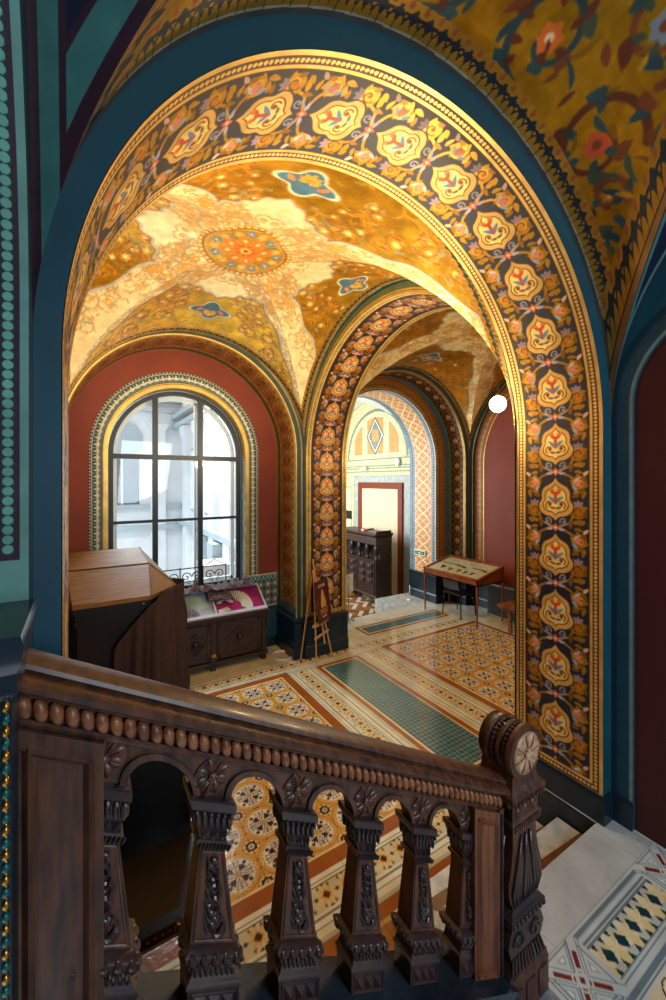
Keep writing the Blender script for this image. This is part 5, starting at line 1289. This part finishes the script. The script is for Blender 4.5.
def textobj(txt, size, u, v, m, nm='lettering', parent=None):
    cu = bpy.data.curves.new(nm, 'FONT'); cu.body = txt; cu.size = size; cu.align_x = 'CENTER'; cu.extrude = .0004; cu.materials.append(m)
    o = bpy.data.objects.new(nm, cu); C.objects.link(o)
    mt = Matrix((tuple(ux) + (0,), tuple(uz) + (0,), tuple(ux.cross(uz)) + (0,), (0, 0, 0, 1))).transposed(); mt.translation = Vector(pl(u, v, .013 * sgn))
    o.matrix_world = mt; dg = bpy.context.evaluated_depsgraph_get(); me = bpy.data.meshes.new_from_object(o.evaluated_get(dg)); bpy.data.objects.remove(o)
    o = bpy.data.objects.new(nm, me); C.objects.link(o); o.parent = parent; o.matrix_parent_inverse = Matrix.Translation(-parent.location); o.matrix_basis = mt; return o
M['posterwhite'] = mat('poster_white_print', (226, 206, 206), .5)
def lines(v0, k, m, w_=.12, h=.007, st_=.018):
    b = MB()
    for i in range(k):
        q = quadbox(-w_ * (1 - .15 * (i % 2)), w_ * (1 - .15 * (i % 2)), v0 - i * st_, v0 - i * st_ + h, .010 * sgn, .0125 * sgn); b.add(q.v, q.f)
    W(b.build('printed_lines', m), ps)
lines(.535, 3, M['posterwhite'], .11, .005, .016); lines(.165, 3, M['ochreprint'], .12, .010, .026); lines(.075, 2, M['posterwhite'], .07, .006, .016)

# white cable coil on the floor beside the cabinet
b = MB()
for k in range(2): b.tube([(2.66 + .15 * math.cos(t) + .01 * k, 5.78 + .17 * math.sin(t), .012 + .016 * k) for t in np.linspace(0, 2 * PI, 30, endpoint=False)], .008, 6, closed=True)
b.tube([(2.80, 5.70, .01), (2.72, 5.62, .01), (2.66, 5.52, .01), (2.76, 5.45, .01)], .006, 6)
tag(b.build('cable_coil', M['white'], smooth=True), 'coil of white cable lying on the tiles between cabinet and pier', 'cable')

# ------------------------------------------------------------------ table vitrine by the red wall
tv = empty('table_vitrine', (6.58, 5.6, 0), label='reddish-brown table showcase on slender legs against the red wall', cat='display table')
TX0, TX1, TY0, TY1 = 6.22, 6.86, 4.93, 6.33
TX0, TX1 = 6.19, 6.97
# the table stands along the red wall; its far end reaches the corner pier
TY1 = 6.30
for x, y in ((TX0 + .02, TY0 + .02), (TX0 + .02, TY1 - .02), (TX1 - .02, TY0 + .02), (TX1 - .02, TY1 - .02)):
    W(MB().stack([(0, x - .010, x + .010, y - .010, y + .010), (.78, x - .019, x + .019, y - .019, y + .019)]).build('leg', M['brownwood']), tv)
b = MB(); b.box(TX0, TX1, TY0, TY1, .78, .80)
b.box(TX0, TX0 + .02, TY0, TY1, .78, .885); b.box(TX1 - .02, TX1, TY0, TY1, .78, 1.07)
for y in (TY0, TY1 - .02): b.prism([(TX0, .78), (TX1, .78), (TX1, 1.075), (TX0, .885)], 'y', y, y + .02)
W(b.build('case', M['brownwood']), tv)
def zs_(x): return .885 + (x - TX0) / (TX1 - TX0) * .185
b = MB()
for y in (TY0 - .01, TY1 - .03): b.prism([(TX0 - .01, .882), (TX1, 1.068), (TX1, 1.088), (TX0 - .01, .902)], 'y', y, y + .045)
b.prism([(TX0 - .01, .882), (TX0 + .035, .895), (TX0 + .035, .915), (TX0 - .01, .902)], 'y', TY0, TY1); b.prism([(TX1 - .04, 1.055), (TX1 + .01, 1.07), (TX1 + .01, 1.09), (TX1 - .04, 1.075)], 'y', TY0, TY1)
W(b.build('lid_frame', M['brownwood']), tv)
b = MB(); b.prism([(TX0 + .02, .868), (TX1 - .02, 1.045), (TX1 - .02, 1.05), (TX0 + .02, .875)], 'y', TY0 + .02, TY1 - .02)
tag(W(b.build('lining', mat('cream_felt', (214, 196, 150), .9)), tv), 'cream cloth lining')
b = MB(); b.prism([(TX0 + .03, .895), (TX1 - .03, 1.07), (TX1 - .03, 1.072), (TX0 + .03, .897)], 'y', TY0 + .03, TY1 - .03); W(b.build('glass_pane', M['glass']), tv)
def tp(x, y, dz=.008): return (x, y, .873 + (x - TX0 - .02) / (TX1 - TX0 - .04) * .174 + dz)
def gun(y0, L, x, lab, bend=.06):
    g = empty('antique_pistol' if L < .5 else 'antique_rifle', tp(x, y0), label=lab, cat='gun')
    W(MB().tube([tp(x, y0), tp(x, y0 - L * .72)], [.008, .006], 6).build('barrel', M['iron'], smooth=True), g)
    W(MB().tube([tp(x, y0 - L * .55), tp(x - .01, y0 - L * .72), tp(x - bend, y0 - L)], [.010, .014, .020], 6).build('stock', M['casedark'], smooth=True), g)
    W(MB().tube([tp(x - .012, y0 - L * .62), tp(x - .035, y0 - L * .66), tp(x - .014, y0 - L * .71)], .004, 5).build('trigger_guard', M['iron']), g)
gun(6.17, .62, 6.66, 'long dark antique rifle lying at the back left of the table showcase'); gun(5.02 + .38, .34, 6.66, 'short dark pistol lying at the back right of the table showcase', .05)
for i, (x, y, lab) in enumerate(((6.45, 6.02, 'small round dark item, leftmost of the front row in the table showcase'), (6.42, 5.80, 'dark forked item, second in the front row of the table showcase'), (6.43, 5.58, 'dark upright item, third in the front row of the table showcase'), (6.43, 5.42, 'dark hooked item, fourth in the front row of the table showcase'), (6.43, 5.26, 'dark curved item at the right end of the table showcase front row'))):
    b = MB(); b.tube([tp(x - .05, y), tp(x, y - .02), tp(x + .05, y + .02)], [.010, .014, .010], 6); b.tube([tp(x + .04, y - .05), tp(x + .045, y + .045)], .008 if i else .016, 6)
    tag(b.build('exhibit', M['iron'], smooth=True), lab, 'exhibit')

# chair pushed under the table
ch = empty('chair', (6.62, 5.72, 0), label='black chair with slim metal legs standing under the table showcase', cat='chair')
CX0, CX1, CY0, CY1 = 6.40, 6.80, 5.50, 5.92
for x, y, x2, y2 in ((CX0, CY0, CX0 - .02, CY0 - .03), (CX0, CY1, CX0 - .02, CY1 + .03), (CX1, CY0, CX1 + .02, CY0 - .03), (CX1, CY1, CX1 + .02, CY1 + .03)):
    W(MB().tube([(x2, y2, .0), (x, y, .44)], .011, 8).build('leg', M['iron'], smooth=True), ch)
W(MB().box(CX0 - .02, CX1 + .02, CY0 - .02, CY1 + .02, .44, .475, .012).build('seat', M['black']), ch)
W(MB().prism([(CX0 - .03, .55), (CX0 - .01, .55), (CX0 - .05, .77), (CX0 - .07, .77)], 'y', CY0 + .01, CY1 - .01).build('backrest', M['black']), ch)
b = MB()
for y in (CY0 + .03, CY1 - .03): b.tube([(CX0, y, .45), (CX0 - .055, y, .75)], .010, 6)
b.tube([(CX0 - .02, CY0 + .03, .53), (CX0 - .02, CY1 - .03, .53)], .009, 6)
W(b.build('back_frame', M['iron'], smooth=True), ch)

# wooden bench at the right
bn = empty('bench', (6.72, 4.45, 0), label='small yellow-brown wooden bench right of the table showcase', cat='bench')
W(MB().stack([(.40, 6.50, 6.90, 3.66, 4.66), (.46, 6.46, 6.92, 3.62, 4.72), (.49, 6.46, 6.92, 3.62, 4.72)]).build('seat', M['benchwood']), bn)
for y in (4.52, 3.85):
    for x in (6.56, 6.84): W(MB().stack([(0, x - .02, x + .02, y - .045, y + .015), (.40, x - .03, x + .03, y - .02, y + .03)]).build('leg', M['benchwood']), bn)
W(MB().box(6.56, 6.84, 4.15, 4.20, .12, .15).build('stretcher', M['benchwood']), bn)
rd = empty('radiator_box', (7.2, 4.9, 0), label='low grey-green radiator box with a pale rim behind the table showcase', cat='radiator')
W(MB().box(7.16, 7.34, 4.70, 5.45, 0, .60, .006).build('panel', mat('grey_green_box_paint', (54, 66, 74), .4)), rd)
W(MB().box(7.14, 7.35, 4.68, 5.47, .60, .63, .004).build('rim', M['steel']), rd)

# ------------------------------------------------------------------ pendant globe
gl = empty('pendant_globe_lamp', (4.90, 3.56, 5.0), label='lit round white globe lamp hanging on a thin chain in the far bay', cat='lamp')
W(MB().ell((4.90, 3.56, 3.80), (.112, .112, .112), 24, 16).build('globe', M['globe'], smooth=True), gl)
W(MB().lathe([(.022, 3.90), (.035, 3.91), (.030, 3.94), (.012, 3.96)], 16, (4.90, 3.56, 0)).build('fitter', M['brass'], smooth=True), gl)
W(MB().tube([(4.90, 3.56, 3.95), (4.90, 3.56, 4.95)], .006, 6).build('chain', M['brass']), gl)
point('globe_bulb', (4.90, 3.56, 3.62), 100, WARM, .11)

# ------------------------------------------------------------------ stanchion, exit sign, small post by the jamb
sn = empty('floor_stand', (4.42, 6.5, 0), label='thin steel floor stand carrying a white sheet beside the pier', cat='stand')
W(MB().tube([(4.40, 6.50, 0), (4.40, 6.50, .95)], .012, 8).build('pole', M['steel'], smooth=True), sn)
b = MB(); 
for a in (.3, 2.4, 4.5): b.tube([(4.40, 6.50, .04), (4.40 + .16 * math.cos(a), 6.50 + .12 * math.sin(a), .012)], .011, 6)
W(b.build('foot', M['steel']), sn)
W(MB().box(4.30, 4.52, 6.515, 6.522, .58, .92).build('sheet', M['white']), sn)
sm = empty('barrier_post', (6.42, 6.98, 0), label='short white post on a round base at the foot of the latticed jamb', cat='post')
W(MB().lathe([(.07, 0), (.07, .012), (.02, .02)], 20, (6.42, 6.98, 0)).build('base', M['white'], smooth=True), sm)
W(MB().tube([(6.42, 6.98, .01), (6.42, 6.98, .34)], .010, 8).build('pole', M['white'], smooth=True), sm)
ex = empty('exit_sign', (6.7, 6.95, 1.05), label='small green and white exit sign on the latticed jamb', cat='sign')
W(MB().box(6.695, 6.738, 6.78, 7.12, 1.0, 1.12).build('box', M['white']), ex)
W(MB().box(6.692, 6.696, 6.80, 7.10, 1.02, 1.10).build('panel', M['signgreen']), ex)
b = MB()
b.tube([(6.691, 7.06, 1.04), (6.691, 7.035, 1.065), (6.691, 7.06, 1.085)], .006, 4); b.box(6.6895, 6.6925, 6.92, 6.99, 1.045, 1.075); b.tube([(6.691, 6.90, 1.06), (6.691, 6.85, 1.06)], .006, 4)
W(b.build('pictogram', M['white']), ex)

# ------------------------------------------------------------------ tall carved cabinet in the next room
cb = empty('carved_cabinet', (6.1, 8.25, -.3), label='tall dark carved cabinet on ball feet in the next room', cat='cabinet')
AX0, AX1, AY0, AY1 = 6.08, 6.58, 7.80, 9.40
def W2(o, root): W(o, root); o.location.z -= .10; return o
def sh2(b): return b.map(lambda x, y, z: (x, y, z - .10))
for x in (AX0 + .06, AX1 - .06):
    for y in (AY0 + .08, AY1 - .08): W2(MB().lathe([(.03, -.2), (.07, -.17), (.085, -.12), (.07, -.07), (.04, -.05)], 16, (x, y, 0)).build('ball_foot', M['casedark'], smooth=True), cb)
b = MB(); b.stack([(-.05, AX0, AX1, AY0, AY1), (.0, AX0 - .02, AX1, AY0 - .02, AY1 + .02), (.03, AX0 + .01, AX1, AY0 + .01, AY1 - .01), (.84, AX0 + .01, AX1, AY0 + .01, AY1 - .01), (.86, AX0 - .03, AX1, AY0 - .02, AY1 + .02), (.89, AX0 - .03, AX1, AY0 - .02, AY1 + .02)])
b.box(AX0 + .16, AX1, AY0 + .01, AY1 - .01, .89, 1.26)
b.stack([(1.26, AX0 + .0, AX1, AY0 + .0, AY1), (1.44, AX0 + .0, AX1, AY0 + .0, AY1), (1.50, AX0 - .06, AX1, AY0 - .05, AY1 + .05), (1.54, AX0 - .06, AX1, AY0 - .05, AY1 + .05)])
W2(b.build('body', M['cabinet']), cb)
for y in (AY0 + .06, AY0 + .42, AY0 + .76, AY0 + 1.10, AY1 - .06):
    W2(MB().lathe([(.05, .89), (.05, .92), (.025, .95), (.055, 1.05), (.075, 1.15), (.06, 1.20), (.05, 1.26)], 12, (AX0 + .07, y, 0)).build('column', M['casedark'], smooth=True), cb)
for ya, yb in ((AY0 + .06, AY0 + .72), (AY0 + .80, AY1 - .06)):
    d = MB(); d.box(AX0 - .008, AX0 + .01, ya, yb, .24, .82)
    for i in range(2):
        for j in range(3):
            y0 = ya + .05 + i * .31; z0 = .27 + j * .185
            d.stack([(z0, AX0 - .012, AX0, y0, y0 + .25), (z0 + .02, AX0 - .035, AX0, y0 + .03, y0 + .22), (z0 + .13, AX0 - .035, AX0, y0 + .03, y0 + .22), (z0 + .15, AX0 - .012, AX0, y0, y0 + .25)])
            d.ell((AX0 - .04, y0 + .125, z0 + .075), (.02, .05, .04), 8, 5)
    W2(d.build('door', M['woodbluish']), cb)
    W2(MB().box(AX0 - .01, AX0 + .01, ya, yb, .05, .20).build('drawer', M['cabinet']), cb)
b = MB(); b.box(AX0 + .02, AX1 - .02, AY0 + .0, AY0 + .03, 1.545, 1.60); b.box(AX0 + .02, AX1 - .02, AY0 + .70, AY0 + .73, 1.545, 1.58); b.box(AX0 + .02, AX1 - .02, AY0 + .0, AY0 + .73, 1.541, 1.552); tag(sh2(b).build('open_tray', M['cabinet']), 'shallow wooden tray standing on top of the carved cabinet', 'tray')
b = MB(); b.box(AX0 + .04, AX0 + .20, AY0 + .55, AY0 + .68, 1.541, 1.60, .01); tag(sh2(b).build('pink_box', mat('pale_pink_card', (226, 150, 130), .6)), 'small pale pink box on top of the carved cabinet', 'box')
# dark chairs / frames left of it
for i, (z0, z1) in enumerate(((1.58, 2.02), (.95, 1.42))):
    f = empty('picture_frame', (7.08, 11.4, z0), label=('upper' if i == 0 else 'lower') + ' of two black framed pictures hanging on the pale panelled wall', cat='picture')
    W(MB().box(7.055, 7.09, 11.05, 11.47, z0, z1, .01).build('frame', M['black']), f); W(MB().box(7.050, 7.056, 11.11, 11.41, z0 + .06, z1 - .06).build('picture', M['casedark']), f)
f = empty('picture_frame', (7.08, 10.4, 1.6), label='black framed picture partly hidden by the top of the carved cabinet', cat='picture')
W(MB().box(7.055, 7.09, 10.30, 10.72, 1.55, 1.80, .01).build('frame', M['black']), f); W(MB().box(7.050, 7.056, 10.35, 10.67, 1.59, 1.76).build('picture', M['casedark']), f)
kc = empty('carved_chair', (6.1, 10.0, -.2), label='dark carved armchair behind the carved cabinet in the next room', cat='chair')
for x in (5.9, 6.35):
    for y in (9.75, 10.25): W(MB().stack([(-.3, x - .025, x + .025, y - .025, y + .025), (.24, x - .03, x + .03, y - .03, y + .03)]).build('leg', M['casedark']), kc)
W(MB().box(5.86, 6.40, 9.70, 10.30, .24, .32, .015).build('seat', M['casedark']), kc)
b = MB(); b.box(6.34, 6.40, 9.72, 10.28, .32, .50); b.box(6.34, 6.40, 9.72, 10.28, .78, .90, .01)
for k in range(5): b.tube([(6.37, 9.76 + .12 * k, .5), (6.37, 9.76 + .12 * k, .8)], .018, 8)
W(b.build('backrest', M['casedark']), kc)
# far door
dr = empty('door_1', (7.08, 8.95, -.3)); st(dr)
DY0, DY1, DZ = 7.95, 9.90, 2.68
b = MB()
for a in ((DY0, DY0 + .17, -.3, DZ), (DY1 - .17, DY1, -.3, DZ), (DY0 + .17, DY1 - .17, DZ - .17, DZ)): b.box(7.04, 7.094, *a)
W(b.build('door_frame', M['red']), dr)
W(MB().box(7.065, 7.094, DY0 + .17, DY1 - .17, -.3, DZ - .17).build('door_leaf', M['cream']), dr)
# white domes and a small box on the far wall's moulding
for i, (y, lab) in enumerate(((11.45, 'white round alarm dome at the left end of the far wall cornice'), (8.12, 'white round alarm dome at the right end of the far wall cornice'))):
    tag(MB().ell((7.04, y, 3.22), (.06, .09, .11), 14, 8).build('alarm_dome', M['white'], smooth=True), lab, 'alarm')
tag(MB().stack([(3.02, 7.00, 7.09, 9.45, 9.78), (3.14, 7.04, 7.09, 9.48, 9.73)]).build('camera_box', M['cream']), 'small cream camera box on the far wall cornice above the door', 'camera')

# ------------------------------------------------------------------ dark leather armchair in the hall, seen through the balustrade
ac = empty('leather_armchair', (.38, 2.45, 0), label='black leather armchair with brass-nailed curved arms behind the balustrade', cat='armchair')
def hexa(P8, name, m, par):
    b = MB(); b.add(P8, [(0, 3, 2, 1), (4, 5, 6, 7), (0, 1, 5, 4), (1, 2, 6, 5), (2, 3, 7, 6), (3, 0, 4, 7)]); return W(b.build(name, m), par)
W(MB().stack([(.40, .14, .62, 2.20, 2.72), (.44, .12, .64, 2.18, 2.74), (.50, .12, .64, 2.18, 2.74), (.53, .15, .61, 2.21, 2.71)]).build('seat', mat('tan_worn_leather', (24, 17, 12), .4, var=.4)), ac)
W(MB().stack([(.45, .10, .60, 2.64, 2.76), (1.15, .08, .58, 2.80, 2.90), (1.20, .10, .56, 2.82, 2.88)]).build('backrest', M['black']), ac)
for x in (.12, .62):
    W(MB().tube([(x, 2.20, .46), (x, 2.16, .66), (x, 2.28, .72), (x, 2.50, .70), (x, 2.74, .78)], [.022, .024, .028, .026, .022], 8).build('arm', M['casedark'], smooth=True), ac)
    for y in (2.22, 2.70): W(MB().tube([(x, y, .42), (x, y + .01, .0)], [.028, .020], 8).build('leg', M['casedark'], smooth=True), ac)
b = MB()
for k in range(18): b.ell((.60, 2.64 + .0095 * k, .50 + .036 * k), (.006, .006, .006), 6, 4)
for k in range(14): b.ell((.14 + .035 * k, 2.18, .47), (.006, .006, .006), 6, 4)
W(b.build('nail_trim', M['brass'], smooth=True), ac)

# ------------------------------------------------------------------ courtyard building outside
cy = empty('courtyard_building', (1.5, 12, -3), label='pale stone building across the courtyard seen through the bay window', cat='building')
b = MB(); b.box(-5, 7, 13.0, 13.4, -3, 9); b.box(2.62, 2.78, 6.9, 13.0, -3, 9)
W(b.build('wall', M['facade']), cy)
b = MB()
for z, d in ((5.05, .35), (4.75, .18), (1.9, .12), (1.3, .22)): b.box(-5, 2.6, 13.0 - d, 13.0, z, z + .14)
for z, d in ((4.55, .30), (4.27, .27), (1.47, .18)): b.box(2.62 - d, 2.62, 7.2, 13.0, z, z + .13)
W(b.build('cornice', M['facadegrey']), cy)
for y in (8.0, 9.1, 10.4, 11.8): W(MB().stack([(-3, 2.46, 2.62, y - .22, y + .22), (3.9, 2.46, 2.62, y - .20, y + .20), (4.0, 2.40, 2.62, y - .28, y + .28), (4.25, 2.38, 2.62, y - .30, y + .30)]).build('pilaster', M['facade']), cy)
for x in (-.35, 1.95): W(MB().stack([(-3, x - .22, x + .22, 12.85, 13.0), (4.2, x - .2, x + .2, 12.85, 13.0), (4.4, x - .3, x + .3, 12.78, 13.0)]).build('pilaster', M['facade']), cy)
for x0, x1, z0, z1 in ((.55, 1.45, 2.05, 3.35), (-1.6, -.8, 2.05, 3.35)):
    wf = W(MB().box(x0 - .08, x1 + .08, 12.94, 13.0, z0 - .08, z1 + .08).build('window', M['white']), cy)
    g = MB(); g.box(x0, (x0 + x1) / 2 - .03, 12.925, 12.94, z0, z1); g.box((x0 + x1) / 2 + .03, x1, 12.925, 12.94, z0, z1); g.build('pane', M['facadeglass'], wf)
W(MB().lathe([(.55, -.06), (.55, 0), (.45, -.01), (.45, -.04)], 32, (1.0, 13.0, 3.9), 'y').build('arched_niche', M['facadegrey']), cy)
for y0, y1 in ((8.35, 8.75), (9.45, 10.05), (10.75, 11.45)):
    W(MB().box(2.56, 2.62, y0, y1, 1.9, 3.6).build('panel', M['facadegrey']), cy); W(MB().box(2.535, 2.56, y0 + .08, y1 - .08, 1.98, 3.52).build('panel', M['facade']), cy)
for z in (2.2, 2.6, 3.0, 3.4):
    W(MB().box(-.1, .35, 12.93, 13.0, z, z + .30).build('stone_block', M['facadegrey']), cy)
for y, s_ in ((8.6, 1), (9.8, 1)):
    W(MB().prism([(y - .22, 1.42), (y + .22, 1.42), (y + .18, .9), (y, .6), (y - .18, .9)], 'x', 2.30, 2.62).build('console', M['facadegrey']), cy)
W(MB().box(1.9, 2.62, 7.6, 8.3, .95, 1.15).build('ledge', M['white']), cy)
W(MB().box(-5, 2.6, 6.9, 13.0, -.6, -.5).build('courtyard_ground', M['facade']), cy)

# repeats share a group phrase
for o in bpy.data.objects:
    if o.parent is None and o.get('label'):
        g = {'hand_fan': 'hand fans inside the low glass cabinet', 'exhibit': 'small dark items in the table showcase', 'picture_frame': 'black framed pictures on the pale far wall',
             'alarm_dome': 'alarm domes on the far wall cornice', 'cloth_cover': 'taupe cloths on the low glass cabinet'}.get(o.name.split('.')[0])
        if g: o['group'] = g
